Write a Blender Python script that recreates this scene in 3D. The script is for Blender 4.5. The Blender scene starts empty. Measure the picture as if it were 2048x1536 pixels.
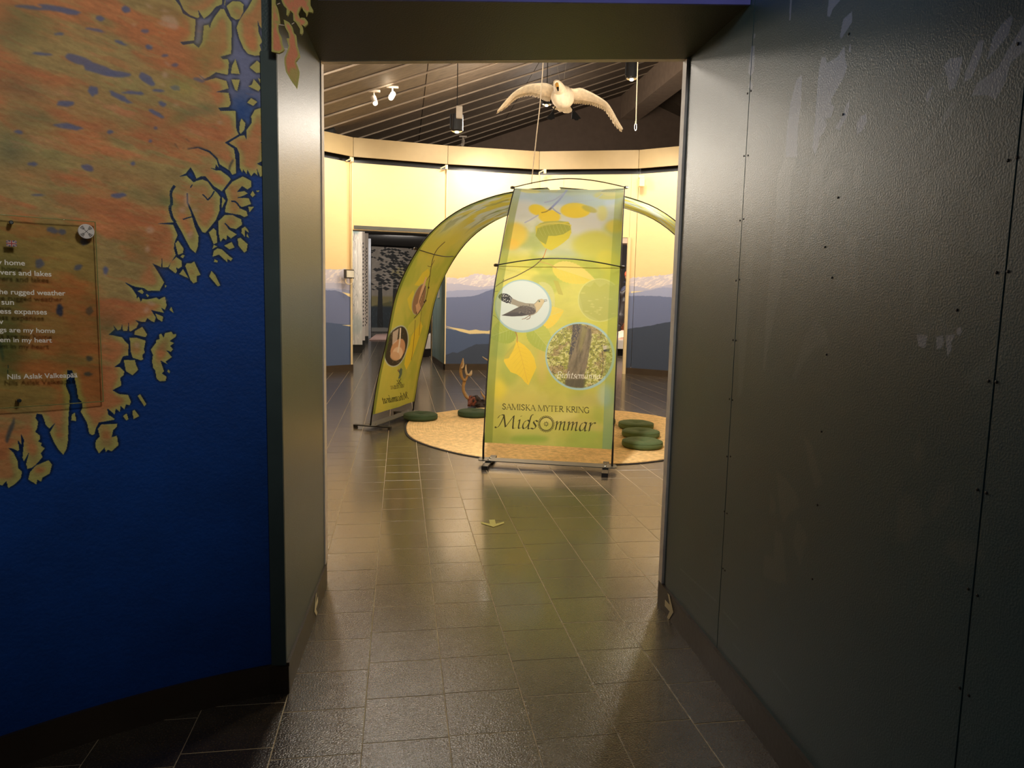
import bpy, math, random
import numpy as np
from mathutils import Matrix, Vector
random.seed(7)
C = bpy.context.scene.collection
S = bpy.context.scene
# ---------------------------------------------------------------- camera
FPX = 1430.0; CH = 1.5
_up = np.array([.0223, -1, -170/FPX]); _up /= np.linalg.norm(_up)
_y = np.array([857-1024, 594.28-768, FPX]); _y -= _up*_y.dot(_up); _y /= np.linalg.norm(_y)
RW = np.array([np.cross(_y, _up), _y, _up])          # world = RW @ camera(x right, y down, z forward)
CP = np.array([0, 0, CH])
cam = bpy.data.cameras.new('camera'); co = bpy.data.objects.new('camera', cam); C.objects.link(co)
cam.sensor_width = 36; cam.lens = 36*FPX/2048; cam.clip_start = .02; cam.clip_end = 200
m = Matrix.Identity(4)
for i in range(3):
    m[i][0] = RW[i][0]; m[i][1] = -RW[i][1]; m[i][2] = -RW[i][2]; m[i][3] = CP[i]
co.matrix_world = m
S.camera = co
# ---------------------------------------------------------------- world, lights, exposure
S.view_settings.view_transform = 'Standard'; S.view_settings.look = 'None'
S.view_settings.gamma = 1; S.view_settings.use_curve_mapping = False
S.view_settings.exposure = 0.0
w = bpy.data.worlds.new('world'); S.world = w; w.use_nodes = True
w.node_tree.nodes['Background'].inputs[0].default_value = (.55, .62, .75, 1)
w.node_tree.nodes['Background'].inputs[1].default_value = .035
def lamp(kind, name, loc, power, col=(1, 1, 1), to=None, size=.1, spot=60, blend=.6):
    L = bpy.data.lights.new(name, kind); L.energy = power; L.color = col
    if kind == 'AREA': L.size = size
    elif kind == 'SPOT': L.spot_size = math.radians(spot); L.spot_blend = blend; L.shadow_soft_size = size
    else: L.shadow_soft_size = size
    o = bpy.data.objects.new(name, L); C.objects.link(o); o.location = loc
    if to is not None:
        o.rotation_euler = (Vector(to)-Vector(loc)).to_track_quat('-Z', 'Y').to_euler()
    return o
WARM = (1, .90, .74)
RC = (1.5, 9.2)                                       # centre of the round room
for k, (a, p) in enumerate([(62, 225), (84, 225), (103, 210), (122, 250), (146, 240), (172, 230), (205, 230), (236, 160), (38, 240), (12, 230), (-18, 210), (-48, 140)]):
    ca, sa = math.cos(math.radians(a)), math.sin(math.radians(a))
    lamp('SPOT', 'wall_washer_light', (RC[0]+3.9*ca, RC[1]+3.9*sa, 4.95), p, WARM, (RC[0]+5.9*ca, RC[1]+5.9*sa, 2.7), .12, 100, .9)
for x_, y_ in ((-.2, 7.2), (3.4, 7.4), (-2.0, 10.2), (4.8, 10.4), (1.4, 13.3)): lamp('POINT', 'room_fill_light', (x_, y_, 4.45), 155, (1, .90, .77), size=.3)  # unseen point lamps added as general fill for the round room
lamp('SPOT', 'banner_fill_light', (.3, 4.0, 4.1), 800, (1, .97, .92), (1.1, 6.5, 1.0), .15, 52, 1)  # added spot without a fixture, brightens the front banner
lamp('SPOT', 'banner_fill_light', (2.9, 7.0, 2.9), 210, (1, .96, .88), (-.2, 8.7, 1.3), .15, 56, 1)  # second added spot, lifts the inner face of the left banner
lamp('AREA', 'swan_fill_light', (1.8, 9.0, 3.9), 34, (1, .88, .70), (1.9, 11.5, 4.8), .6)  # unseen area lamp added to brighten the swan
# entrance room
lamp('SPOT', 'mural_light', (.45, .5, 3.0), 90, (1, .92, .82), (-1.05, 2.38, 1.9), .2, 62, 1)
lamp('SPOT', 'passage_light', (-.3, .55, 3.05), 50, (.93, .96, 1), (1.16, 2.95, 2.2), .25, 60, 1)
lamp('AREA', 'entrance_fill_light', (0, -.9, 3.1), 7, (1, .95, .9), (0, 1.6, 1.2), .9)  # weak added fill so the opening's white trims read brighter
lamp('SPOT', 'passage_fill_spot', (-1.2, 11.0, 3.5), 340, (1, .92, .78), (1.16, 2.7, 1.9), .5, 24, 1)  # unseen narrow spot added to brighten the right wall near the opening
lamp('SPOT', 'passage_fill_spot', (4.3, 10.6, 4.1), 170, (1, .88, .72), (-.5, 3.15, 1.45), .35, 18, 1)  # its added counterpart, brightens the left jamb
for a_, b_, w_ in (((-1.2, 13.2, 4.3), (-1.9, 14.3, 3.5), 75), ((1.0, 13.9, 4.3), (1.1, 15.0, 3.6), 75), ((4.0, 13.2, 4.3), (4.7, 14.1, 3.5), 60)): lamp('SPOT', 'wall_glow_light', a_, w_, (1, .92, .76), b_, .1, 110, 1)
lamp('POINT', 'gable_fill_light', (3.2, 17.3, 5.0), 75, (1, .86, .74), size=.3)  # hidden fill added behind the fascia to lift gable and ridge beam
# rooms beyond the doorways
lamp('AREA', 'forest_room_light', (-1.6, 17.4, 3.2), 45, (1, .92, .84), (-1.9, 20.5, 1.0), 1.0)
lamp('AREA', 'forest_mural_fill_light', (-1.0, 25.0, 3.3), 85, (1, .93, .86), (-1.2, 28.5, 1.6), 1.0)  # fill added in front of the forest mural, which was too dark
lamp('AREA', 'case_fill_light', (.6, 16.8, 3.2), 120, (1, .90, .78), (.9, 19.8, .9), .8)  # added fill for the plinth and chest inside the left doorway
lamp('AREA', 'diorama_light', (5.4, 18.4, 3.3), 240, (1, .86, .72), (5.9, 20.4, 1.2), 1.0)
lamp('SPOT', 'teal_wall_fill_light', (-.9, 15.9, 2.6), 60, (1, .95, .88), (.5, 16.5, 1.3), .2, 80, 1)  # unseen spot added to brighten the teal return wall
# ---------------------------------------------------------------- helpers: rays
def ray(u, v): return RW @ np.array([u-1024., v-768., FPX])
def on_z(u, v, z=0.): r = ray(u, v); return CP + r*((z-CH)/r[2])
def on_x(u, v, x): r = ray(u, v); return CP + r*(x/r[0])
def on_y(u, v, y): r = ray(u, v); return CP + r*(y/r[1])
def proj(p):
    c = RW.T @ (np.array(p, float)-CP); return 1024+FPX*c[0]/c[2], 768+FPX*c[1]/c[2]
# building grid (tiles, roof) is turned a little against the passage
TA = math.atan2(ray(800, 593)[0], ray(800, 593)[1])
def tf(x, y): return x*math.cos(TA)-y*math.sin(TA), x*math.sin(TA)+y*math.cos(TA)
def tw(x, y): return x*math.cos(TA)+y*math.sin(TA), -x*math.sin(TA)+y*math.cos(TA)
# ---------------------------------------------------------------- helpers: objects
def tag(o, label=None, cat=None, group=None, kind=None):
    if label: o['label'] = label
    if cat: o['category'] = cat
    if group: o['group'] = group
    if kind: o['kind'] = kind
    return o
def empty(name, loc, label=None, cat=None, group=None, kind=None):
    o = bpy.data.objects.new(name, None); C.objects.link(o); o.location = loc; o.empty_display_size = .1
    o['origin'] = 0; del o['origin']
    return tag(o, label, cat, group, kind)
class MB:
    def __init__(s): s.v = []; s.f = []; s.uv = []; s.m = []; s.hasuv = False
    def add(s, vs, fs, mi=0, uvs=None):
        b = len(s.v); s.v += [tuple(map(float, p)) for p in vs]; s.f += [tuple(b+i for i in f) for f in fs]; s.m += [mi]*len(fs)
        if uvs is not None: s.hasuv = True; s.uv += [tuple(u) for u in uvs]
        else: s.uv += [(0, 0)]*len(vs)
        return s
    def box(s, c, d, rz=0, ry=0, rx=0, bev=0, mi=0):
        M = Matrix.Rotation(rz, 3, 'Z') @ Matrix.Rotation(ry, 3, 'Y') @ Matrix.Rotation(rx, 3, 'X')
        hx, hy, hz = d[0]/2, d[1]/2, d[2]/2
        if bev <= 0:
            vs = [(x, y, z) for z in (-hz, hz) for x, y in ((-hx, -hy), (hx, -hy), (hx, hy), (-hx, hy))]
            fs = [(3, 2, 1, 0), (4, 5, 6, 7)]+[(i, (i+1) % 4, (i+1) % 4+4, i+4) for i in range(4)]
        else:
            b = min(bev, hx*.9, hy*.9, hz*.9); vs = []; fs = []
            def rect(x, y): return ((-x, -y), (x, -y), (x, y), (-x, y))
            for z, i in ((-hz, 1), (-hz+b, 0), (hz-b, 0), (hz, 1)):
                vs += [(x, y, z) for x, y in rect(hx-b*i, hy-b*i)]
            fs = [(3, 2, 1, 0), (12, 13, 14, 15)]
            for k in range(3): fs += [(k*4+i, k*4+(i+1) % 4, k*4+4+(i+1) % 4, k*4+4+i) for i in range(4)]
        c = Vector(c)
        return s.add([tuple(M @ Vector(p)+c) for p in vs], fs, mi)
    def tube(s, pts, r, n=8, caps=True, mi=0):
        pts = [Vector(p) for p in pts]; N = len(pts); rs = r if isinstance(r, (list, tuple)) else [r]*N
        vs = []; ref = Vector((0, 0, 1)); prev = None
        for i, p in enumerate(pts):
            t = (pts[min(i+1, N-1)]-pts[max(i-1, 0)]).normalized()
            a = prev if prev is not None else (ref if abs(t.z) < .95 else Vector((1, 0, 0)))
            u = (a-t*a.dot(t)).normalized(); prev = u; v2 = t.cross(u)
            for k in range(n):
                an = 2*math.pi*k/n; vs.append(tuple(p+(u*math.cos(an)+v2*math.sin(an))*rs[i]))
        fs = [(i*n+k, i*n+(k+1) % n, (i+1)*n+(k+1) % n, (i+1)*n+k) for i in range(N-1) for k in range(n)]
        if caps: fs += [tuple(range(n-1, -1, -1)), tuple((N-1)*n+k for k in range(n))]
        return s.add(vs, fs, mi)
    def lathe(s, prof, c=(0, 0, 0), n=32, M=None, mi=0, wob=None):
        vs = []; c = Vector(c); fs = []
        for j, (r, z) in enumerate(prof):
            for k in range(n):
                a = 2*math.pi*k/n; p = Vector((r*math.cos(a), r*math.sin(a), z))
                if wob: p *= wob(a, j)
                if M: p = M @ p
                vs.append(tuple(p+c))
        for j in range(len(prof)-1):
            fs += [(j*n+k, j*n+(k+1) % n, (j+1)*n+(k+1) % n, (j+1)*n+k) for k in range(n)]
        fs += [tuple(range(n-1, -1, -1)), tuple((len(prof)-1)*n+k for k in range(n))]
        return s.add(vs, fs, mi)
    def prism(s, poly, off, mi=0):
        n = len(poly); off = Vector(off); a = [Vector(p) for p in poly]
        return s.add([tuple(p) for p in a]+[tuple(p+off) for p in a],
                     [tuple(range(n)), tuple(range(2*n-1, n-1, -1))]+[(i, i+n, (i+1) % n+n, (i+1) % n) for i in range(n)], mi)
    def grid(s, P, uvs=None, mi=0):
        R, K = len(P), len(P[0]); vs = [p for r in P for p in r]
        fs = [(i*K+j, i*K+j+1, (i+1)*K+j+1, (i+1)*K+j) for i in range(R-1) for j in range(K-1)]
        return s.add(vs, fs, mi, [u for r in uvs for u in r] if uvs else None)
    def build(s, name, mats, parent=None, smooth=False, label=None, cat=None, group=None, kind=None):
        if parent is not None:
            L = parent
            off = Vector((0, 0, 0))
            while L is not None: off += L.location; L = L.parent
        else: off = Vector((0, 0, 0))
        org = off.copy()
        if parent is None and kind != 'structure':
            xs, ys, zs = zip(*s.v); org = Vector(((min(xs)+max(xs))/2, (min(ys)+max(ys))/2, min(zs)))
        me = bpy.data.meshes.new(name)
        me.from_pydata([(x-org.x, y-org.y, z-org.z) for x, y, z in s.v], [], s.f)
        if not isinstance(mats, (list, tuple)): mats = [mats]
        for mt in mats: me.materials.append(mt)
        me.polygons.foreach_set('material_index', s.m)
        if s.hasuv:
            uvl = me.uv_layers.new(name='map'); idx = np.zeros(len(me.loops), dtype=np.int32); me.loops.foreach_get('vertex_index', idx)
            uvl.data.foreach_set('uv', np.array(s.uv, dtype=np.float32)[idx].ravel())
        if smooth: me.polygons.foreach_set('use_smooth', [True]*len(me.polygons))
        me.update()
        o = bpy.data.objects.new(name, me); C.objects.link(o)
        if parent is not None: o.parent = parent
        else: o.location = org
        return tag(o, label, cat, group, kind)
# ---------------------------------------------------------------- helpers: materials
def lin(c): return tuple(((x/255+.055)/1.055)**2.4 if x/255 > .04045 else x/255/12.92 for x in c)+(1,)
def mat(name, col, rough=.6, metal=0., var=.12, scale=6., bump=0., bscale=40., spec=.5, emit=None, estr=0, stretch=None, objrand=0., transl=0., coat=0., speck=None):
    m = bpy.data.materials.new(name); m.use_nodes = True; nt = m.node_tree; N = nt.nodes; Lk = nt.links
    b = N['Principled BSDF']; b.inputs['Roughness'].default_value = rough; b.inputs['Metallic'].default_value = metal
    b.inputs['Specular IOR Level'].default_value = spec
    if coat: b.inputs['Coat Weight'].default_value = coat; b.inputs['Coat Roughness'].default_value = .13
    tc = N.new('ShaderNodeTexCoord'); mp = N.new('ShaderNodeMapping'); Lk.new(tc.outputs['Object'], mp.inputs[0])
    if stretch: mp.inputs['Scale'].default_value = stretch
    nz = N.new('ShaderNodeTexNoise'); nz.inputs['Scale'].default_value = scale; nz.inputs['Detail'].default_value = 5; Lk.new(mp.outputs[0], nz.inputs[0])
    c = lin(col); rm = N.new('ShaderNodeValToRGB'); Lk.new(nz.outputs[0], rm.inputs[0])
    rm.color_ramp.elements[0].position = .3; rm.color_ramp.elements[1].position = .7
    rm.color_ramp.elements[0].color = tuple(x*(1-var) for x in c[:3])+(1,); rm.color_ramp.elements[1].color = tuple(min(1, x*(1+var)) for x in c[:3])+(1,)
    out = rm.outputs[0]
    if objrand:
        oi = N.new('ShaderNodeObjectInfo'); gi = N.new('ShaderNodeNewGeometry'); ad = N.new('ShaderNodeMath'); ad.operation = 'ADD'
        Lk.new(oi.outputs['Random'], ad.inputs[0]); Lk.new(gi.outputs['Random Per Island'], ad.inputs[1])
        fr = N.new('ShaderNodeMath'); fr.operation = 'FRACT'; Lk.new(ad.outputs[0], fr.inputs[0])
        mr = N.new('ShaderNodeMapRange'); Lk.new(fr.outputs[0], mr.inputs[0]); mr.inputs[3].default_value = 1-objrand; mr.inputs[4].default_value = 1+objrand
        mx = N.new('ShaderNodeVectorMath'); mx.operation = 'SCALE'; Lk.new(out, mx.inputs[0]); Lk.new(mr.outputs[0], mx.inputs['Scale']); out = mx.outputs[0]
    if speck:
        n3 = N.new('ShaderNodeTexNoise'); n3.inputs['Scale'].default_value = speck[0]; n3.inputs['Detail'].default_value = 2; Lk.new(mp.outputs[0], n3.inputs[0])
        r3 = N.new('ShaderNodeValToRGB'); r3.color_ramp.elements[0].position = .58; r3.color_ramp.elements[1].position = .72; Lk.new(n3.outputs[0], r3.inputs[0])
        m3 = N.new('ShaderNodeMix'); m3.data_type = 'RGBA'; Lk.new(r3.outputs[0], m3.inputs[0]); Lk.new(out, m3.inputs[6]); m3.inputs[7].default_value = lin(speck[1]); out = m3.outputs[2]
    Lk.new(out, b.inputs['Base Color'])
    if bump:
        n2 = N.new('ShaderNodeTexNoise'); n2.inputs['Scale'].default_value = bscale; n2.inputs['Detail'].default_value = 3; Lk.new(mp.outputs[0], n2.inputs[0])
        bp = N.new('ShaderNodeBump'); bp.inputs['Strength'].default_value = bump; bp.inputs['Distance'].default_value = .01
        Lk.new(n2.outputs[0], bp.inputs['Height']); Lk.new(bp.outputs[0], b.inputs['Normal'])
    if emit: b.inputs['Emission Color'].default_value = lin(emit); b.inputs['Emission Strength'].default_value = estr
    if transl:
        tr = N.new('ShaderNodeBsdfTranslucent'); Lk.new(out, tr.inputs[0]); ms = N.new('ShaderNodeMixShader'); ms.inputs[0].default_value = transl
        Lk.new(b.outputs[0], ms.inputs[1]); Lk.new(tr.outputs[0], ms.inputs[2]); Lk.new(ms.outputs[0], N['Material Output'].inputs[0])
    return m
def clear_sheet(name):
    m = bpy.data.materials.new(name); m.use_nodes = True; nt = m.node_tree; N = nt.nodes; Lk = nt.links; N.remove(N['Principled BSDF'])
    t = N.new('ShaderNodeBsdfTransparent'); t.inputs[0].default_value = (.96, .96, .90, 1); g = N.new('ShaderNodeBsdfGlossy'); g.inputs['Roughness'].default_value = .08
    f = N.new('ShaderNodeFresnel'); f.inputs[0].default_value = 1.45; x = N.new('ShaderNodeMixShader'); Lk.new(f.outputs[0], x.inputs[0]); Lk.new(t.outputs[0], x.inputs[1]); Lk.new(g.outputs[0], x.inputs[2]); Lk.new(x.outputs[0], N['Material Output'].inputs[0]); return m
def print_mat(name, img, rough=.6, bump=0., bscale=60., transl=0., spec=.5, stretch=None):
    m = bpy.data.materials.new(name); m.use_nodes = True; nt = m.node_tree; N = nt.nodes; Lk = nt.links
    b = N['Principled BSDF']; b.inputs['Roughness'].default_value = rough; b.inputs['Specular IOR Level'].default_value = spec
    t = N.new('ShaderNodeTexImage'); t.image = img; t.extension = 'EXTEND'; Lk.new(t.outputs[0], b.inputs['Base Color'])
    if bump:
        tc = N.new('ShaderNodeTexCoord'); mp = N.new('ShaderNodeMapping'); Lk.new(tc.outputs['Object'], mp.inputs[0])
        if stretch: mp.inputs['Scale'].default_value = stretch
        n2 = N.new('ShaderNodeTexNoise'); n2.inputs['Scale'].default_value = bscale; n2.inputs['Detail'].default_value = 4; Lk.new(mp.outputs[0], n2.inputs[0])
        bp = N.new('ShaderNodeBump'); bp.inputs['Strength'].default_value = bump; bp.inputs['Distance'].default_value = .01
        Lk.new(n2.outputs[0], bp.inputs['Height']); Lk.new(bp.outputs[0], b.inputs['Normal'])
    if transl:
        tr = N.new('ShaderNodeBsdfTranslucent'); Lk.new(t.outputs[0], tr.inputs[0]); ms = N.new('ShaderNodeMixShader'); ms.inputs[0].default_value = transl
        Lk.new(b.outputs[0], ms.inputs[1]); Lk.new(tr.outputs[0], ms.inputs[2]); Lk.new(ms.outputs[0], N['Material Output'].inputs[0])
    return m
# ---------------------------------------------------------------- helpers: painting flat prints
def blur(a, r):
    r = int(round(r))
    if r < 1: return a
    for _ in range(2):
        for ax in (0, 1):
            p = np.pad(a, [(r+1, r) if i == ax else (0, 0) for i in range(a.ndim)], mode='edge')
            cs = np.cumsum(p, axis=ax)
            n = a.shape[ax]; sl = lambda o: tuple(slice(o, o+n) if i == ax else slice(None) for i in range(a.ndim))
            a = (cs[sl(2*r+1)]-cs[sl(0)])/(2*r+1)
    return a
def noise(W, H, sx, sy, ang=0, seed=0, octv=4):
    f = int(max(1, min(6, min(sx, sy)/2**(octv-1)/1.5))); rs = np.random.RandomState(seed); w, h = W//f+2, H//f+2
    out = np.zeros((h, w), np.float32); amp = 1; tot = 0
    X, Y = np.meshgrid(np.arange(w, dtype=np.float32)*f, np.arange(h, dtype=np.float32)*f); c, s = math.cos(ang), math.sin(ang)
    for o in range(octv):
        u = (X*c+Y*s)/sx*2**o+512; v = (-X*s+Y*c)/sy*2**o+512
        g = rs.rand(256, 256).astype(np.float32); iu = np.floor(u).astype(np.int32); iv = np.floor(v).astype(np.int32); fu = u-iu; fv = v-iv
        fu = fu*fu*(3-2*fu); fv = fv*fv*(3-2*fv); iu &= 255; iv &= 255; ju = (iu+1) & 255; jv = (iv+1) & 255
        out += amp*((g[iv, iu]*(1-fu)+g[iv, ju]*fu)*(1-fv)+(g[jv, iu]*(1-fu)+g[jv, ju]*fu)*fv); tot += amp; amp *= .55
    out /= tot
    if f > 1:
        yi = np.arange(H)/f; xi = np.arange(W)/f; y0 = yi.astype(int); x0 = xi.astype(int); fy = (yi-y0)[:, None].astype(np.float32); fx = (xi-x0)[None, :].astype(np.float32)
        R = out[y0]*(1-fy)+out[y0+1]*fy; return R[:, x0]*(1-fx)+R[:, x0+1]*fx
    return out[:H, :W]
def sm(a, lo, hi): t = np.clip((a-lo)/(hi-lo), 0, 1); return t*t*(3-2*t)
def crom(pts, n=6):
    P = [np.array(p, float) for p in pts]
    if len(P) < 3: return P
    P = [P[0]]+P+[P[-1]]; out = []
    for i in range(1, len(P)-2):
        for k in range(n):
            t = k/n; a, b, c, d = P[i-1:i+3]
            out.append(.5*((2*b)+(-a+c)*t+(2*a-5*b+4*c-d)*t*t+(-a+3*b-3*c+d)*t**3))
    return out+[P[-2]]
class Canvas:
    def __init__(s, W, H, mp, base=(128, 128, 128)):
        s.W, s.H, s.mp = W, H, mp; s.a = np.zeros((H, W, 3)); s.a[:] = np.array(base)/255.
    def lmask(s, pts, raw=False):
        P = np.array([p if raw else s.mp(*p) for p in pts], float)
        x0 = int(max(0, np.floor(P[:, 0].min())-4)); x1 = int(min(s.W, np.ceil(P[:, 0].max())+5))
        y0 = int(max(0, np.floor(P[:, 1].min())-4)); y1 = int(min(s.H, np.ceil(P[:, 1].max())+5))
        if x1 <= x0 or y1 <= y0: return None, (0, 1, 0, 1)
        acc = np.zeros((y1-y0, x1-x0), np.float32); xs = np.arange(x0, x1)+.5
        for sub in (.25, .75):
            ys = np.arange(y0, y1)+sub; m = np.zeros((y1-y0, x1-x0), bool)
            for i in range(len(P)):
                (ax, ay), (bx, by) = P[i], P[(i+1) % len(P)]
                if ay == by: continue
                r0 = int(np.searchsorted(ys, min(ay, by))); r1 = int(np.searchsorted(ys, max(ay, by)))
                if r1 <= r0: continue
                xc = ax+(ys[r0:r1]-ay)*(bx-ax)/(by-ay)
                m[r0:r1] ^= xs[None, :] >= xc[:, None]
            acc += m*.5
        return acc, (x0, x1, y0, y1)
    def mask(s, pts, raw=False):
        M = np.zeros((s.H, s.W), np.float32); m, bb = s.lmask(pts, raw)
        if m is not None: M[bb[2]:bb[3], bb[0]:bb[1]] = m
        return M, bb
    def blend(s, M, col, al=1., tex=None):
        k = (M*al)[..., None]; c = np.array(col)/255. if tex is None else tex
        s.a = s.a*(1-k)+c*k
    def poly(s, pts, col, al=1., bl=0, raw=False, tex=None):
        m, (x0, x1, y0, y1) = s.lmask(pts, raw)
        if m is None: return
        b = int(bl*2.2)+2; X0, X1, Y0, Y1 = max(0, x0-b), min(s.W, x1+b), max(0, y0-b), min(s.H, y1+b)
        m = np.pad(m, ((y0-Y0, Y1-y1), (x0-X0, X1-x1))) if bl else m
        if bl: x0, x1, y0, y1 = X0, X1, Y0, Y1
        if bl: m = blur(m, bl)
        k = (m*al)[..., None]; c = np.array(col)/255. if tex is None else tex[y0:y1, x0:x1]
        s.a[y0:y1, x0:x1] = s.a[y0:y1, x0:x1]*(1-k)+c*k
    def ell(s, cx, cy, rx, ry, col, al=1., bl=0, rot=0, tex=None, n=36):
        c, q = math.cos(math.radians(rot)), math.sin(math.radians(rot))
        s.poly([(cx+rx*math.cos(t)*c-ry*math.sin(t)*q, cy+rx*math.cos(t)*q+ry*math.sin(t)*c) for t in np.linspace(0, 2*math.pi, n, endpoint=False)], col, al, bl, tex=tex)
    def line(s, pts, wd, col, al=1., bl=0, smooth=True, nib=None):
        """stroke in photo pixels; nib = (dx,dy) broad pen"""
        P = crom(pts, 5) if smooth else [np.array(p, float) for p in pts]
        for a, b in zip(P[:-1], P[1:]):
            d = b-a; L = np.hypot(*d)
            if L < 1e-6: continue
            if nib is None:
                n = np.array([-d[1], d[0]])/L*wd/2; e = d/L*wd*.3
                s.poly([a+n-e, b+n+e, b-n+e, a-n-e], col, al, bl)
            else:
                n = np.array(nib)*.5; t = np.array([-n[1], n[0]])*.28
                q = [a+n, b+n, b-n, a-n]
                if abs(d[0]*n[1]-d[1]*n[0]) < .25*L*np.hypot(*n): q = [a+n+t, b+n+t, b-n-t, a-n-t]
                s.poly(q, col, al, bl)
    def image(s, name):
        im = bpy.data.images.new(name, s.W, s.H); px = np.ones((s.H, s.W, 4), np.float32); px[..., :3] = np.clip(s.a, 0, 1)
        im.pixels.foreach_set(px.ravel()); im.update(); im.pack(); return im
# canvas rows run bottom -> top, columns left -> right as seen
# ---------------------------------------------------------------- pen lettering (x-height 1, upright, sheared when written)
GL = {
 'M': ([[(-.35, .1), (-.2, 0), (.05, .25), (.3, 1.3), (.2, 1.5), (-.1, 1.4), (-.25, 1.1)], [(.3, 1.45), (.7, .1)], [(.7, .1), (1.3, 1.45)], [(1.3, 1.45), (1.45, .1), (1.6, .0), (1.75, .08)]], 1.85),
 'B': ([[(.15, 1.45), (.15, .0)], [(-.2, 1.1), (0, 1.4), (.4, 1.5), (.75, 1.3), (.6, .95), (.2, .8)], [(.25, .8), (.7, .75), (.85, .4), (.6, .05), (.1, .0)]], 1.0),
 'i': ([[(-.02, .82), (.12, 1), (.15, .2), (.25, 0), (.42, .12)], [(.16, 1.4), (.2, 1.46)]], .48),
 'd': ([[(.62, .85), (.4, 1), (.12, .7), (.08, .25), (.25, 0), (.5, .25), (.66, .8)], [(.85, 1.62), (.68, 1.5), (.64, .2), (.75, 0), (.9, .1)]], .92),
 's': ([[(.52, .85), (.32, 1), (.12, .82), (.3, .55), (.45, .3), (.3, .02), (.0, .1)]], .6),
 'm': ([[(-.02, .82), (.1, 1), (.14, .7), (.14, 0)], [(.14, .55), (.35, .93), (.5, .95), (.52, .6), (.52, 0)], [(.52, .55), (.73, .93), (.88, .95), (.9, .6), (.9, .15), (1.0, 0), (1.14, .1)]], 1.2),
 'n': ([[(-.02, .82), (.1, 1), (.14, .7), (.14, 0)], [(.14, .55), (.37, .93), (.53, .95), (.55, .6), (.55, .15), (.65, 0), (.8, .1)]], .86),
 'a': ([[(.6, .88), (.38, 1), (.12, .72), (.08, .25), (.25, 0), (.48, .25), (.6, .75)], [(.62, 1), (.6, .2), (.7, 0), (.85, .1)]], .9),
 'r': ([[(-.02, .82), (.1, 1), (.14, .7), (.14, 0)], [(.14, .5), (.32, .9), (.5, 1), (.6, .9)]], .64),
 'e': ([[(.1, .45), (.4, .6), (.5, .82), (.35, 1), (.12, .75), (.06, .3), (.25, 0), (.52, .15)]], .62),
 'h': ([[(.28, 1.6), (.14, 1.5), (.13, 0)], [(.14, .5), (.37, .93), (.53, .95), (.55, .6), (.55, .15), (.65, 0), (.8, .1)]], .86),
 't': ([[(.2, 1.3), (.18, .2), (.3, 0), (.48, .1)], [(-.02, .97), (.42, .97)]], .52),
 'o': ([[(.35, 1), (.1, .75), (.08, .25), (.3, 0), (.55, .25), (.57, .75), (.35, 1)]], .7),
 'c': ([[(.52, .85), (.35, 1), (.12, .75), (.08, .28), (.28, 0), (.52, .15)]], .6),
 '\u00e1': ([[(.6, .88), (.38, 1), (.12, .72), (.08, .25), (.25, 0), (.48, .25), (.6, .75)], [(.62, 1), (.6, .2), (.7, 0), (.85, .1)], [(.35, 1.25), (.6, 1.6)]], .9),
 ' ': ([], .5)}
CAP = {  # roman capitals, cap height 1: (thick strokes, thin strokes, serif feet/heads, advance)
 'S': ([[(.5, .82), (.3, 1), (.08, .78), (.28, .53), (.5, .28), (.28, .0), (.02, .2)]], [], [], .62),
 'A': ([[(.36, 1), (.7, 0)]], [[(.36, 1), (.06, 0)], [(.16, .33), (.55, .33)]], [(.06, 0), (.7, 0)], .78),
 'M': ([[(.1, 1), (.48, 0)], [(.86, 1), (.9, 0)]], [[(.1, 1), (.06, 0)], [(.48, 0), (.86, 1)]], [(.06, 0), (.9, 0), (.08, 1), (.88, 1)], 1.02),
 'I': ([[(.15, 1), (.15, 0)]], [], [(.15, 0), (.15, 1)], .34),
 'K': ([[(.15, 1), (.15, 0)], [(.28, .52), (.68, 0)]], [[(.16, .42), (.6, 1)]], [(.15, 0), (.15, 1), (.66, 0), (.58, 1)], .74),
 'Y': ([[(.06, 1), (.34, .48)], [(.34, .48), (.34, 0)]], [[(.34, .48), (.62, 1)]], [(.34, 0), (.06, 1), (.62, 1)], .68),
 'T': ([[(.33, 1), (.33, 0)]], [[(.0, .98), (.66, .98)], [(.0, .98), (.0, .85)], [(.66, .98), (.66, .85)]], [(.33, 0)], .7),
 'E': ([[(.15, 1), (.15, 0)]], [[(.15, .98), (.52, .98)], [(.15, .52), (.44, .52)], [(.15, .02), (.56, .02)], [(.56, .02), (.58, .16)]], [(.15, 0), (.15, 1)], .62),
 'R': ([[(.15, 1), (.15, 0)], [(.3, .5), (.66, 0)], [(.2, .98), (.48, .95), (.52, .72), (.42, .52), (.2, .5)]], [], [(.15, 0), (.15, 1), (.66, 0)], .68),
 'N': ([[(.12, 1), (.72, 0)]], [[(.12, 1), (.12, 0)], [(.72, 0), (.72, 1)]], [(.12, 0), (.1, 1), (.72, 1)], .84),
 'G': ([[(.66, .82), (.42, 1), (.12, .8), (.08, .35), (.3, 0), (.55, .02), (.68, .15)], [(.68, .42), (.68, .05)]], [[(.52, .42), (.74, .42)]], [], .8),
 'U': ([[(.14, 1), (.14, .3), (.3, .02), (.5, .02), (.64, .3), (.64, 1)]], [], [(.14, 1), (.64, 1)], .78),
 'L': ([[(.15, 1), (.15, 0)]], [[(.15, .02), (.54, .02)], [(.54, .02), (.58, .18)]], [(.15, 0), (.15, 1)], .6),
 ' ': ([], [], [], .34)}
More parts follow.
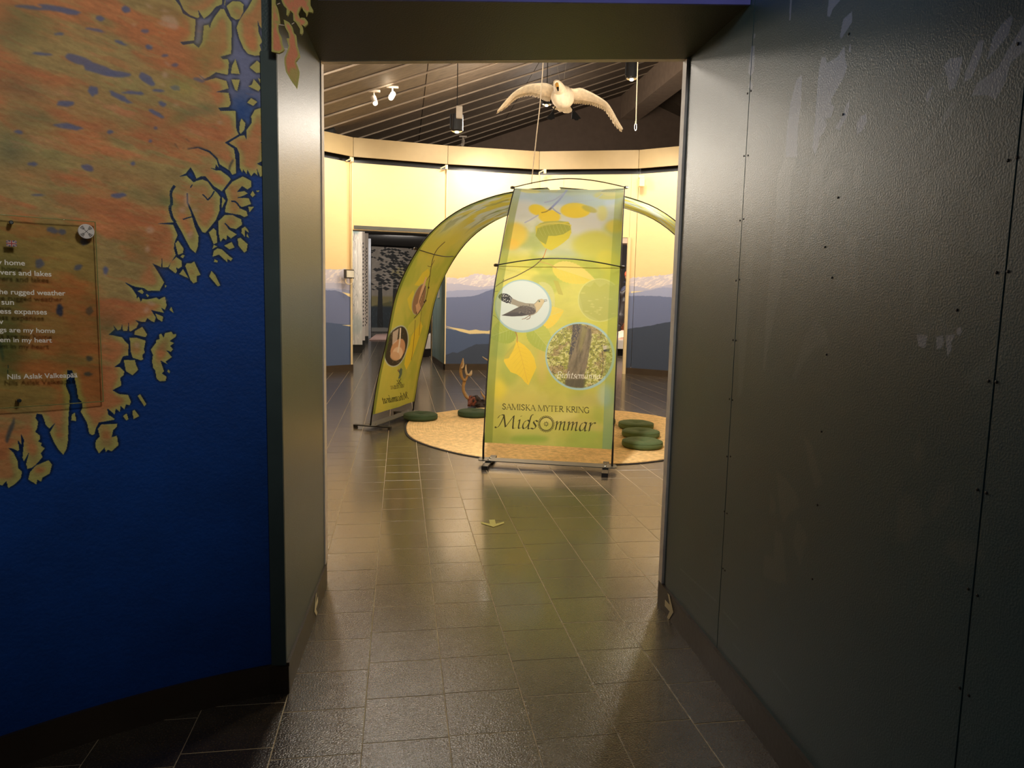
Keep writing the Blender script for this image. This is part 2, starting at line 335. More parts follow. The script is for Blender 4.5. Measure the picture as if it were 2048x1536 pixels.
def write_pen(cv, text, p0, p1, h, col, slant=.22, nibw=.17, al=.95, reserve=None, up=(0, -1)):
    tot = sum((reserve if ch == '@' else GL[ch][1]) for ch in text); p0 = np.array(p0, float); p1 = np.array(p1, float)
    ex = (p1-p0)/tot; ey = np.array(up, float)*h; k = 0; hole = None
    for ch in text:
        if ch == '@': hole = p0+ex*(k+reserve/2)+ey*.5; k += reserve; continue
        for st in GL[ch][0]:
            pts = [p0+ex*(k+x)+ey*y+(ex/np.hypot(*ex)*h)*slant*y*np.sign(1) for x, y in st]
            nb = (ex/np.hypot(*ex)*.8+np.array(up)*.55)*h*nibw
            cv.line(pts, 1, col, al, nib=nb, smooth=len(pts) > 2)
        k += GL[ch][1]
    return hole
def write_cap(cv, text, p0, p1, h, col, al=.9, up=(0, -1)):
    tot = sum(CAP[ch][3] for ch in text); p0 = np.array(p0, float); p1 = np.array(p1, float); ex = (p1-p0)/tot; ey = np.array(up, float)*h; k = 0
    for ch in text:
        th, tn, sf, ad = CAP[ch]; f = lambda q: p0+ex*(k+q[0])+ey*q[1]
        for st in th: cv.line([f(q) for q in st], h*.12, col, al, smooth=len(st) > 2)
        for st in tn: cv.line([f(q) for q in st], h*.055, col, al, smooth=False)
        for q in sf: cv.line([f((q[0]-.12, q[1])), f((q[0]+.12, q[1]))], h*.05, col, al, smooth=False)
        k += ad
# ================================================================ STRUCTURE
DARK = mat('dark_base_paint', (62, 50, 38), .38, var=.15, bump=.1)
TEAL = mat('teal_grey_paint', (56, 74, 76), .36, var=.06, bump=.1, bscale=160, spec=1.)
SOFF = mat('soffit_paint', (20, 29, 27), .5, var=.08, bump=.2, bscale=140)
WHITE = mat('white_edge_paint', (250, 236, 222), .5, var=.1, scale=20)
BLACKM = mat('black_metal', (16, 16, 17), .35, var=.1)
GREYM = mat('grey_steel', (88, 88, 82), .34, metal=.6, var=.1)
CHROME = mat('chrome', (200, 200, 195), .2, metal=1, var=.05)
SCREW = mat('screw_hole', (22, 22, 22), .5)
STICK = mat('glow_sticker_yellow', (215, 215, 130), .5, var=.05)
CREAM = mat('cream_sticker', (250, 238, 196), .5, var=.05)
# --- entrance room wall: part of a cylinder, the map painted on it
MC = np.array([.115, .44]); MR = 2.3; A0 = math.atan2(2.64-.44, -.557-.115); SM = 2.7; ZM = 3.0
MW, MH = 1560, 1740
def wall_pt(s, z, off=0.): a = A0+s/MR; return (MC[0]+(MR-off)*math.cos(a), MC[1]+(MR-off)*math.sin(a), z)
def cyl_hit(u, v):
    r = ray(u, v); o = -MC; a = r[0]**2+r[1]**2; b = o[0]*r[0]+o[1]*r[1]; c = o[0]**2+o[1]**2-MR*MR
    t = (-b+math.sqrt(b*b-a*c))/a; p = CP+r*t
    an = math.atan2(p[1]-MC[1], p[0]-MC[0])
    return (an-A0)*MR, p[2]
def mural_map(u, v):
    u = max(u, -560); s, z = cyl_hit(u, v); return (SM-s)/SM*MW, z/ZM*MH
cv = Canvas(MW, MH, mural_map, (19, 52, 104))
K = 1536/230.
OR = {'A': (330, 0), 'B': (330, 200), 'C': (300, 370), 'D': (180, 500), 'E': (150, 690), 'G': (0, 760)}
def pp(txt):
    """'A 820,-60 790,120 B 945,150' -> photo pixels"""
    o = None; out = []
    for t in txt.split():
        if t in OR: o = OR[t]
        else: x, y = t.split(','); out.append((o[0]+float(x)/K, o[1]+float(y)/K))
    return out
n1 = noise(MW, MH, 190, 70, math.radians(-10), 1); n2 = noise(MW, MH, 60, 18, math.radians(-10), 2); n3 = noise(MW, MH, 16, 5, math.radians(-12), 3); n4 = noise(MW, MH, 330, 200, 0, 4)
n5 = noise(MW, MH, 40, 30, 0, 5)
yy = np.linspace(0, ZM, MH)[:, None]
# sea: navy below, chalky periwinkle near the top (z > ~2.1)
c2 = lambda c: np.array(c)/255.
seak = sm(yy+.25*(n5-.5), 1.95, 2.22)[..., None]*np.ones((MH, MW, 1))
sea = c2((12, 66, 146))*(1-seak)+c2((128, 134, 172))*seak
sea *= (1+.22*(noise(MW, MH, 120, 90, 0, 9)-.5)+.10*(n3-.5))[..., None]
cv.a = sea.copy()
# land colour
org = c2((204, 124, 74)); och = c2((178, 148, 90)); grn = c2((148, 150, 90)); dgr = c2((102, 118, 86)); sal = c2((218, 132, 98))
k1 = sm(n1+.35*(n2-.5), .44, .62)[..., None]; k2 = sm(n4+.3*(n2-.5), .52, .68)[..., None]; k3 = sm(n2*.6+n4*.4, .6, .72)[..., None]
land = och*(1-k1)+org*k1; land = land*(1-.55*k2)+grn*.55*k2; land = land*(1-.45*k3)+sal*.45*k3
xx = np.linspace(SM, 0, MW)[None, :]
gk = sm(xx+.5*(n4-.5)+.25*(1.9-yy)*0, .75, 1.35)[..., None]*sm(n1*.5+n5*.5, .35, .6)[..., None]
land = land*(1-.6*gk)+dgr*.6*gk
land *= (1+.20*(n3-.5)+.24*(n2-.5))[..., None]
ks = sm(noise(MW, MH, 46, 9, math.radians(-12), 77), .56, .68)[..., None]; land = land*(1-.25*ks)+c2((192, 172, 104))*.25*ks
ks = sm(noise(MW, MH, 70, 14, math.radians(-14), 78), .60, .70)[..., None]; land = land*(1-.3*ks)+c2((208, 108, 68))*.3*ks
L0 = pp('A -3500,-900 820,-900 820,-60 790,120 830,210 890,300 890,480 885,720 740,755 770,790 840,790 855,840 840,1000 680,965 600,1020 530,1050 440,990 520,1075 560,1075 680,1040 820,1080 850,1180 670,1230 850,1240 880,1390 850,1430 710,1440 740,1480 930,1480 '
 'B 945,150 945,250 955,400 985,460 800,570 920,650 940,760 950,980 900,1000 860,940 730,860 700,780 600,680 440,630 300,655 440,640 590,700 690,800 720,910 680,860 670,920 600,905 680,940 740,940 850,1020 880,1060 760,1220 650,1150 540,1020 480,1020 420,1050 380,960 340,900 280,980 190,1025 290,1010 380,1100 '
 '420,1080 500,1060 570,1090 640,1190 730,1260 735,1290 745,1460 C 935,130 930,340 880,470 740,640 700,630 640,530 560,340 510,230 510,110 485,110 490,240 540,350 560,420 600,560 650,680 640,820 610,910 540,850 470,720 420,620 350,500 310,500 100,515 310,530 370,670 330,760 320,850 345,935 240,1100 170,1100 160,970 150,1100 30,1045 100,1150 190,1300 130,1410 '
 'D 945,545 770,545 720,510 600,490 460,430 560,510 620,600 625,650 650,620 680,690 700,650 760,660 890,635 920,660 1000,620 1025,740 1000,800 950,770 990,840 870,815 815,800 880,900 860,965 820,950 765,910 740,960 690,960 600,935 650,980 620,1040 540,1090 520,1075 515,970 500,1080 440,1080 430,990 410,1060 370,1075 310,1000 330,1060 250,1130 430,1165 470,1220 515,1260 510,1410 440,1420 400,1510 '
 'E 600,240 525,295 600,295 655,350 655,400 605,440 620,540 500,605 590,655 710,665 750,760 730,805 680,795 660,860 610,815 600,895 545,850 530,930 450,860 430,850 445,930 530,985 520,1000 320,1035 280,1110 260,1190 230,1205 190,1180 160,1040 75,890 100,830 90,760 40,710 30,610 5,500 '
 'G 990,-60 960,-130 900,-130 890,0 880,80 930,200 930,300 915,500 910,800 890,920 845,1000 780,930 720,830 665,700 740,570 660,650 610,600 590,530 560,460 490,450 475,510 510,560 495,650 470,690 530,740 535,790 510,820 555,840 550,880 600,910 545,980 570,1030 480,1130 430,1170 360,1190 350,1110 390,960 320,1090 300,1040 320,800 280,720 280,800 290,870 235,800 260,930 240,950 180,920 110,905 180,970 240,1090 245,1180 295,1220 280,1310 200,1390 110,1445 85,1350 30,1410 -60,1380 -500,1300 -900,1150 -1500,1200 -3500,900')
NE = pp('A 1190,-900 1190,-50 1110,100 1050,180 985,290 955,370 990,510 1050,650 1110,720 1200,745 1270,740 1335,785 1400,690 1600,690 1600,-900')
ISL = [pp(t) for t in ('A 900,15 1000,20 1050,60 1045,160 1000,250 950,265 880,220 820,80', 'A 940,790 1000,990 880,980 895,880', 'A 885,1060 1000,1065 965,1215 935,1200',
 'A 1230,810 1310,880 1290,970 1220,975 1130,900', 'A 1185,1055 1285,1170 1250,1220 1110,1150 1160,1130', 'A 1240,1040 1320,1080 1310,1120 1270,1110', 'A 1150,1310 1235,1360 1180,1415 1095,1370',
 'B 1280,105 1340,200 1330,300 1290,350 1380,370 1350,420 1390,465 1290,510 1390,530 1270,570 1400,590 1340,650 1400,640 1290,700 1370,780 1360,860 1310,810 1230,850 1320,900 1320,1010 1270,1025 1225,910 1240,1010 1190,970 1150,1020 1100,930 1090,990 1045,930 1030,970 995,900 995,720 960,640 850,570 1000,480 1060,470 1090,530 1090,400 1160,300 1150,220 1200,130',
 'B 1020,245 1075,310 1060,400 1010,455 990,420 1000,300',
 'B 1040,1020 1150,1080 1155,1160 1100,1195 1030,1150 960,1230 1060,1215 1110,1250 980,1305 1120,1310 1150,1390 1050,1425 1000,1430 940,1350 880,1350 950,1360 1000,1450 C 1200,310 1290,350 1305,410 1260,430 1200,400 1000,365 1010,290 1040,200 1000,80 B 800,1210 900,1090',
 'C 960,150 1010,210 960,310', 'C 1000,400 1100,400 1220,460 1230,530 1150,590 1060,570 1000,510 1050,590 1160,660 1080,715 1030,670 1020,740 980,710 940,765 915,640 915,480',
 'C 850,575 885,610 900,770 850,790 785,630', 'C 850,800 900,820 830,860', 'C 900,845 960,860 1060,950 1105,980 1080,1015 1030,985 1035,1035 920,930 835,960 850,880',
 'C 860,990 905,1010 900,1035 855,1030', 'C 990,810 1090,760 1130,835 1060,860', 'C 1170,715 1210,705 1305,790 1290,880 1260,905 1180,810', 'C 1270,555 1310,600 1320,640 1265,600 1270,700 1220,640 1225,580',
 'C 1295,640 1325,710 1290,690', 'C 1310,290 1390,290 1330,365', 'C 1370,75 1405,130 1370,165 1340,130', 'C 1420,75 1460,70 1455,95 1425,95', 'C 820,1145 870,1200 940,1340 905,1355 790,1220',
 'C 375,740 450,850 440,910 375,935 335,780', 'C 430,930 465,940 440,980 405,960', 'C 350,960 420,1010 425,1090 380,1120 350,1100 360,1160 340,1180 250,1110 280,1030', 'C 440,1120 520,1250 390,1190',
 'C 490,1045 550,1045 590,1020 675,1200 620,1220 630,1290 580,1315 540,1270 470,1080', 'D 690,525 720,560 700,590 630,550', 'D 760,585 790,610 770,630 745,600', 'D 1000,465 1025,480 1005,505',
 'D 870,845 980,890 965,960 900,920', 'D 1085,755 1120,845 1060,800', 'D 700,1025 765,1130 740,1165 590,1130 600,1080', 'D 530,1170 620,1170 745,1210 720,1330 735,1370 700,1400 710,1460 680,1475 570,1440 540,1350',
 'E 650,200 800,200 815,260 845,330 770,405 680,350',
 'D 1000,1110 1090,1090 1110,1125 1155,1120 1145,1160 1065,1215 1125,1245 1070,1280 1110,1325 1080,1360 1020,1340 1095,1430 1010,1490 E 1240,260 1140,205 1190,350 1160,380 1220,420 1215,480 1130,485 1090,450 1070,340 1040,300 1030,210 1040,130 1010,60 D 810,1330 880,1240 885,1200 930,1190 920,1130 950,1115 985,1170',
 'E 1245,325 1270,350 1260,380 1230,355', 'E 870,655 955,790 925,820 835,680', 'E 690,910 715,990 685,1010 640,950', 'E 795,865 860,950 780,990 765,880',
 'E 350,1060 480,1055 565,1050 560,1090 510,1140 490,1230 560,1210 575,1300 580,1340 490,1420 440,1400 410,1430 395,1370 320,1450 275,1370 275,1280 330,1220 305,1120',
 'G 650,1070 695,1130 665,1250 570,1300 550,1360 500,1330 485,1395 375,1330 400,1230 480,1140', 'G 1000,435 1020,550 950,540 960,460')]
WAT = [pp(t) for t in ('A 770,-900 760,60 680,90 600,190 520,250 440,130 460,230 430,240 330,200 250,130 190,0 150,-60 90,-60 200,80 240,180 330,230 410,260 400,420 390,540 200,560 240,600 380,580 450,640 500,560 520,340 580,330 600,380 620,300 660,230 740,120 790,120 860,-900',
 'A 1235,260 1260,340 1350,460 1370,600 1400,690 1500,695 1330,790 1290,690 1265,600 1300,560 1250,430')]
LM = np.zeros((MH, MW), np.float32)
for p in [L0, NE]: LM = np.maximum(LM, cv.mask(p)[0])
for p in WAT: LM *= 1-cv.mask(p)[0]
IM = np.zeros((MH, MW), np.float32)
for p in ISL: IM = np.maximum(IM, cv.mask(p)[0])
LM = np.maximum(LM, IM)
def cutline(txt, wd, closed=False):
    P = crom(pp(txt), 4)
    for a, b in zip(P[:-1], P[1:]):
        d = b-a; L = max(1e-6, np.hypot(*d)); n = np.array([-d[1], d[0]])/L*wd/2
        m_, (x0, x1, y0, y1) = cv.lmask([a+n, b+n, b-n, a-n]); LM[y0:y1, x0:x1] *= 1-m_
for t, wd in (('C 330,10 280,100 290,250 265,300 295,430 340,500', 5.5), ('C 440,460 500,440 560,425', 2.2), ('C 700,125 740,160 770,200', 2.2), ('C 770,200 820,150 860,80', 2.6), ('B 340,1170 365,1130', 2), ('B 660,1180 720,1240 760,1300', 5),
              ('C 1170,170 1240,160 1310,155', 1.8), ('C 1085,215 1150,230 1200,290 1290,330', 3), ('C 1000,510 1040,550 1070,580', 2.4), ('G 110,-200 100,-60', 1)):
    cutline(t, wd)
soft = blur(LM, 3); wide = blur(LM, 9); vw = blur(LM, 26)
rim = c2((200, 194, 112)); rk = (1-sm(wide, .62, .98))[..., None]*.92
core = (sm(vw, .30, .62)*sm(1-sm(vw, .75, .95), .1, .9)*sm(wide, .8, .98))[..., None]
land = land*(1-.7*core)+c2((220, 136, 84))*.7*core
gl = land.mean(-1, keepdims=True); land = land*.84+gl*c2((270, 256, 190))*.16; land = np.clip(land*1.06, 0, 1)*(1-rk)+rim*rk
dark = (sm(blur(LM, 4), .02, .4)*(1-LM))[..., None]          # darker line of sea hugging the coast
cv.a = cv.a*(1-.45*dark)
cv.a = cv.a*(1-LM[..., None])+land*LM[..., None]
# lakes (chalky violet-blue dabs) in the upland
LK = [(60, 15, 30, 4, 8), (115, 19, 45, 6, 12), (200, 37, 9, 5, 10), (252, 19, 9, 7, 20), (290, 62, 9, 4, 0), (298, 94, 8, 5, 10), (330, 111, 7, 3, 0), (160, 120, 32, 8, 18), (200, 140, 34, 8, 18), (235, 148, 30, 6, 5), (294, 158, 20, 8, 38), (268, 186, 22, 4, 4), (186, 182, 11, 10, 20), (316, 181, 13, 3, 4), (352, 176, 10, 5, 12),
      (240, 194, 26, 5, 28), (130, 207, 19, 6, -3), (325, 208, 8, 5, 20), (312, 227, 18, 4, 30), (137, 253, 28, 6, 8), (38, 264, 9, 4, 10), (220, 264, 6, 4, 0), (311, 256, 4, 3, 0), (301, 282, 4, 3, 0), (65, 328, 10, 4, 0), (176, 336, 14, 6, 20), (266, 327, 5, 4, 0), (237, 391, 16, 5, -3), (104, 460, 13, 6, 15), (124, 464, 9, 6, 0), (168, 483, 9, 7, 10),
      (79, 527, 9, 9, 0), (156, 535, 9, 5, -20), (211, 541, 6, 8, 0), (119, 620, 7, 12, 0), (179, 622, 7, 9, 30), (178, 717, 7, 5, 20), (176, 748, 9, 4, 0), (20, 862, 5, 25, 20), (85, 108, 22, 3, 6), (75, 390, 14, 2, 0), (118, 68, 10, 3, 0), (350, 130, 7, 4, 0), (398, 160, 12, 4, 15), (3, 700, 4, 22, -10), (240, 85, 14, 3, 20), (190, 60, 20, 3, 10)]
rs = np.random.RandomState(3)
for i, (x, y, rx, ry, ro) in enumerate(LK):
    deep = y > 600
    pts = [(x+(rx*(1+.3*rs.randn()*.5))*math.cos(t)*math.cos(math.radians(ro))-ry*math.sin(t)*math.sin(math.radians(ro)), y+rx*math.cos(t)*math.sin(math.radians(ro))+ry*(1+.3*rs.randn()*.5)*math.sin(t)*math.cos(math.radians(ro))) for t in np.linspace(0, 6.283, 14, endpoint=False)]
    cv.poly(pts, (40, 60, 112) if i in (34,) else ((92, 92, 90) if deep else (108, 112, 148)), .92, 1.2)
cv.poly([(136, 742), (146, 740), (150, 765), (156, 790), (165, 800), (168, 812), (160, 830), (140, 830), (136, 800), (132, 772)], (16, 50, 108), .0)
# brushed streaks: green folds, pale snow dabs, red-orange glazes
for (x, y, rx, ry, ro, c, a) in [(385, 225, 38, 6, -18, (96, 126, 84), .75), (420, 218, 16, 7, 0, (96, 126, 84), .6), (350, 240, 22, 9, -20, (140, 150, 84), .7), (330, 400, 20, 8, 35, (100, 124, 78), .8), (280, 388, 26, 5, 25, (110, 130, 80), .6), (272, 490, 10, 26, -25, (122, 148, 72), .8), (285, 510, 16, 8, 40, (104, 126, 80), .6),
      (215, 652, 20, 17, -20, (84, 112, 70), .85), (135, 710, 12, 20, 5, (80, 112, 66), .85), (20, 580, 30, 90, 0, (92, 112, 70), .55), (15, 700, 26, 60, 0, (70, 104, 60), .8), (40, 178, 60, 16, 8, (98, 110, 78), .5), (60, 235, 55, 10, 10, (104, 112, 76), .5), (20, 300, 36, 26, 0, (84, 98, 78), .6), (130, 400, 60, 8, 25, (122, 120, 78), .5), (60, 45, 50, 30, 10, (118, 112, 62), .5), (20, 60, 24, 40, 0, (98, 104, 64), .6),
      (365, 175, 30, 12, 0, (178, 176, 88), .7), (400, 135, 16, 26, 30, (160, 156, 82), .5), (420, 90, 30, 40, 0, (168, 158, 84), .55), (290, 262, 26, 14, 0, (206, 104, 66), .6), (350, 130, 60, 8, 0, (206, 104, 58), .55), (420, 165, 34, 10, 0, (204, 112, 68), .6), (430, 200, 32, 9, 0, (206, 104, 66), .6), (235, 350, 70, 7, 16, (210, 110, 68), .6), (280, 430, 50, 12, 5, (214, 108, 70), .6), (310, 540, 26, 14, 0, (204, 104, 70), .6), (60, 350, 60, 8, 6, (204, 104, 66), .5), (300, 380, 30, 16, 20, (208, 112, 76), .5),
      (130, 275, 40, 8, 8, (206, 110, 62), .4), (260, 640, 40, 26, 0, (206, 108, 68), .5), (85, 665, 24, 24, 0, (198, 104, 70), .5), (160, 640, 36, 60, 0, (190, 108, 66), .3), (230, 130, 140, 6, 8, (208, 110, 60), .35), (260, 60, 120, 9, 8, (206, 108, 58), .4), (345, 45, 60, 26, 8, (204, 108, 54), .5)]:
    cv.ell(x, y, rx, ry, c, a*(.5 if c[0] > 195 else .95), bl=min(16, 4+ry*.6), rot=ro)
for (x, y, rx, ry, ro) in [(345, 45, 10, 16, -35), (330, 38, 8, 8, 0), (330, 22, 10, 2, 10), (298, 12, 9, 2, 30), (330, 150, 6, 6, 0), (335, 128, 9, 2, 40), (352, 210, 6, 2, 0), (374, 400, 6, 16, 0), (365, 420, 6, 6, 0), (300, 460, 8, 7, 0), (295, 498, 5, 6, 0), (380, 470, 5, 9, 20), (302, 607, 9, 4, 20), (293, 620, 5, 7, 40), (274, 690, 6, 5, 50), (440, 245, 5, 3, 0), (405, 155, 6, 3, 20), (330, 600, 4, 3, 0), (390, 420, 6, 3, 0), (330, 50, 16, 3, 20), (268, 50, 5, 2, 0), (210, 550, 2, 4, 0), (208, 693, 2, 3, 0), (326, 170, 4, 2, 0)]:
    cv.ell(x, y, rx, ry, (226, 186, 158), .62, bl=2.2, rot=ro)
for k in range(150):                                  # fine dry brush marks
    x = rs.uniform(0, 500); y = rs.uniform(0, 700-x*.3); L = rs.uniform(5, 28); dx = L; dy = L*rs.uniform(.05, .35)
    if x > 350 and y > 260: continue
    cv.line([(x, y), (x+dx/2, y+dy/2+1), (x+dx, y+dy)], rs.uniform(.6, 1.6), [(120, 104, 60), (226, 150, 100), (160, 160, 96), (206, 190, 130)][rs.randint(4)], rs.uniform(.15, .45), bl=1)
for t, wd in (('B 130,580 150,610 180,655', .8), ('B 240,650 265,630', .7), ('B 280,515 330,560', .9), ('B 300,655 370,640 440,630 500,645 560,665', 1.6), ('B 560,665 640,730 700,790', 1.8), ('B 860,930 870,880 910,800', 2.4)):
    cv.line(pp(t), wd, (58, 60, 66), .8, bl=.6)
cv.a *= (1+.07*(noise(MW, MH, 5, 4, 0, 12, 2)-.5))[..., None]
MURAL = print_mat('painted_map_mural', cv.image('map_paint'), .6, .22, 90, spec=.3)
wl = MB(); P = []; U = []
for z in (.112, .8, 1.6, 2.4, 3.0):
    P.append([wall_pt(s, z) for s in np.linspace(SM, 0, 40)]); U.append([((SM-s)/SM, z/ZM) for s in np.linspace(SM, 0, 40)])
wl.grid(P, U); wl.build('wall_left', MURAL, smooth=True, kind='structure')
# rest of the entrance room behind the camera
b = MB(); P = []
for z in (0, 3.0): P.append([wall_pt(s, z) for s in np.linspace(7.2, SM, 30)])
b.grid(P); b.build('wall_behind', mat('navy_paint', (20, 44, 96), .6), smooth=True, kind='structure')
b = MB(); sp = np.linspace(SM, 0, 60)
for z0, z1, o in ((0, .115, .012),):
    b.grid([[wall_pt(s, z0, o) for s in sp], [wall_pt(s, z1, o) for s in sp]]); b.grid([[wall_pt(s, z1, o) for s in sp], [wall_pt(s, z1, 0) for s in sp]])
b.build('baseboard_left', DARK, smooth=False, kind='structure')
# cut-out pieces of the map reaching over the opening (flat painted boards)
CY = 2.585
def cut_map(u, v): p = on_y(u, v, CY); return (p[0]+.62)/.32*700, (p[2]-2.15)/.5*1090
cc = Canvas(700, 1090, cut_map, (186, 178, 98))
cn = noise(700, 1090, 70, 110, 0, 21); cm_ = noise(700, 1090, 20, 34, 0, 22)
cc.a = c2((184, 178, 100))*np.ones((1090, 700, 1))*(1+.15*(cm_-.5))[..., None]
Z2 = 320/2048.
q = lambda t: [(500+float(a.split(',')[0])*Z2, float(a.split(',')[1])*Z2) for a in t.split()]
CUT = {'shore': q('278,-260 300,-160 320,-60 325,40 355,110 372,200 385,290 355,330 365,400 400,470 410,560 440,630 420,655 370,680 275,660'),
       'north': q('385,-260 400,0 430,70 470,110 465,190 480,200 515,135 550,170 555,260 590,290 640,370 640,430 660,440 680,410 675,350 655,310 700,340 738,300 735,270 700,230 660,225 640,235 615,170 640,110 660,80 680,130 715,170 720,205 745,150 800,160 808,130 770,60 765,-260'),
       'south': q('430,250 500,285 540,340 560,420 590,450 600,570 635,690 640,720 585,790 610,850 632,920 630,960 600,1135 520,1020 460,920 440,800 440,740 470,670 495,590 465,490 505,490 490,420 450,350')}
for k_, sh in (('shore', .3), ('north', .75), ('south', .55)):
    M_, _ = cc.mask(CUT[k_]); inn = sm(blur(M_, 16), .62, .97)*sm(.5*cn+.5*cm_+.25, .5, .75) if k_ != 'south' else sm(blur(M_, 16), .6, .95)
    cc.blend(inn, (228, 134, 104), .85)
cc.blend(sm(blur(cc.mask(q('500,850 632,880 640,1140 480,1140'))[0], 18), .3, .9), (184, 178, 100), .8)
CUTM = print_mat('cutout_paint', cc.image('cutout_paint'), .6, .2, 90, spec=.3)
for k_, lb, yo in (('shore', 'orange and green painted map piece continuing the mural past its seam', 0), ('north', 'topmost orange map island cut-out hanging over the dark header', -.012), ('south', 'long thin orange map island cut-out tapering to a point below the others', -.012)):
    b = MB(); fr = []; 
    for u, v in CUT[k_]: p = on_y(u, v, CY+yo); fr.append(tuple(p))
    n = len(fr); uv = [cut_map(*on) for on in CUT[k_]]; uv = [(x/700, y/1090) for x, y in uv]
    vs = fr+[(x, y+.01, z) for x, y, z in fr]
    b.add(vs, [tuple(range(n)), tuple(range(2*n-1, n-1, -1))]+[(i, i+n, (i+1) % n+n, (i+1) % n) for i in range(n)], 0, uv+uv)
    b.build('map_cutout', [CUTM], label=lb, cat='wall decoration')
wires = [q('370,315 440,325'), q('440,625 480,628'), q('535,310 568,290'), q('350,55 385,40')]
ow = empty('cutout_wires', tuple(on_y(570, 50, CY)), 'short pale wires bridging the gaps between the map cut-outs', 'wire')
for wv in wires: MB().tube([on_y(u, v, CY-.004) for u, v in wv], .0012, 5).build('wire', WHITE, ow)
# --- passage: left jamb, header, right wall
JX = -.52
b = MB(); b.box((JX-.025, 3.13, 1.36), (.05, .99, 2.48)); b.build('wall_passage_left', TEAL, kind='structure')
b = MB(); b.box((JX-.0275, 2.631, 1.215), (.053, .012, 2.205)); b.build('trim_1', mat('jamb_front_paint', (62, 78, 78), .5), kind='structure')
b = MB(); b.box((JX-.022, 3.13, .06), (.064, 1.0, .12)); b.box((JX-.025, 2.628, .054), (.07, .018, .108)); b.build('baseboard_passage', DARK, kind='structure')
b = MB(); b.box((JX-.02, 3.672, 1.365), (.05, .08, 2.49)); b.build('trim_2', WHITE, kind='structure')
b = MB(); b.box((1.180, 3.307, 1.365), (.05, .05, 2.49)); b.build('trim_3', WHITE, kind='structure')
p0, p1 = np.array([JX-.02, 3.672]), np.array([1.17, 3.308]); dd = (p1-p0)/np.linalg.norm(p1-p0); mid = (p0+p1)/2
b = MB(); b.box((mid[0], mid[1], 2.612), (np.linalg.norm(p1-p0), .04, .02), rz=math.atan2(dd[1], dd[0])); b.build('trim_4', WHITE, kind='structure')
b = MB(); b.box((JX-.03, 3.672, .06), (.06, .09, .12)); b.box((1.182, 3.307, .06), (.05, .055, .12)); b.build('trim_0', DARK, kind='structure')
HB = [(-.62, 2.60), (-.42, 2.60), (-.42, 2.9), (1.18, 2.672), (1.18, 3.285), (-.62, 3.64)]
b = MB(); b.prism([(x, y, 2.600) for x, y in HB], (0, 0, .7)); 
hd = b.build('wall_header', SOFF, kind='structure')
b = MB(); a_, c_ = np.array([-.42, 2.885]), np.array([1.165, 2.658]); d_ = c_-a_; b.box(((a_+c_)[0]/2, (a_+c_)[1]/2, 2.592+.2), (np.linalg.norm(d_), .01, .4), rz=math.atan2(d_[1], d_[0])); b.build('header_face', mat('violet_blue_paint', (110, 110, 200), .6), hd)
# right wall: three painted panels with recessed joints and countersunk screws
WX = 1.166; WY0, WY1 = -2.4, 3.28
def rw_map(u, v): p = on_x(u, v, WX); return (3.3-p[1])/3.3*1300, p[2]/3.0*1180
cw = Canvas(1300, 1180, rw_map, (46, 80, 88))
base = cw.a.copy(); wn = noise(1300, 1180, 90, 90, 0, 31)
cw.a *= (1+.10*(wn-.5))[..., None]
s3 = 608/2048.
q1 = lambda t: [(1440+float(a.split(',')[0])*s3, float(a.split(',')[1])*s3) for a in t.split()]
q2 = lambda t: [(1440+float(a.split(',')[0])*s3, 400+float(a.split(',')[1])*s3) for a in t.split()]
q3 = lambda t: [(1440+float(a.split(',')[0])*s3, 800+float(a.split(',')[1])*s3) for a in t.split()]
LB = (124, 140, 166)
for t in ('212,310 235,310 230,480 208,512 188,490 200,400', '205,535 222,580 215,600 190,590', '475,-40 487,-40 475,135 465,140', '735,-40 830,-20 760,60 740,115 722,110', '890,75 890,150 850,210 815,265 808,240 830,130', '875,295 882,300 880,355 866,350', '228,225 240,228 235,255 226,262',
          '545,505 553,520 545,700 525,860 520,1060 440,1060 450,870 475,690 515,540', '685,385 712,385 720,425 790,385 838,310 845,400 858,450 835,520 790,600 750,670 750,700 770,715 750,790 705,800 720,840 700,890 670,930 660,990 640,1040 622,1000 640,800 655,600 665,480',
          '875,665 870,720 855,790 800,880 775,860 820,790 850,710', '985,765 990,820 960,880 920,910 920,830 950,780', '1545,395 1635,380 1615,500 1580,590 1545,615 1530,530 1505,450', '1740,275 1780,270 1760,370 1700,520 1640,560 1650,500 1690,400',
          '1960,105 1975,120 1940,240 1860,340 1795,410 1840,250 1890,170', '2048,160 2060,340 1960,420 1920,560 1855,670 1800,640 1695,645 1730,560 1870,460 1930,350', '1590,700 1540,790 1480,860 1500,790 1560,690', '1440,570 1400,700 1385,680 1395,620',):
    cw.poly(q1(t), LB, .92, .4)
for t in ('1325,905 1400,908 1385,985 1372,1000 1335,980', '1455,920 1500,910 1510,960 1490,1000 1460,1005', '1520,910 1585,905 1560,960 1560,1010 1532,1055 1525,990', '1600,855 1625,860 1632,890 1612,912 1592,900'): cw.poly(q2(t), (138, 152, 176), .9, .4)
DT = (78, 102, 108)
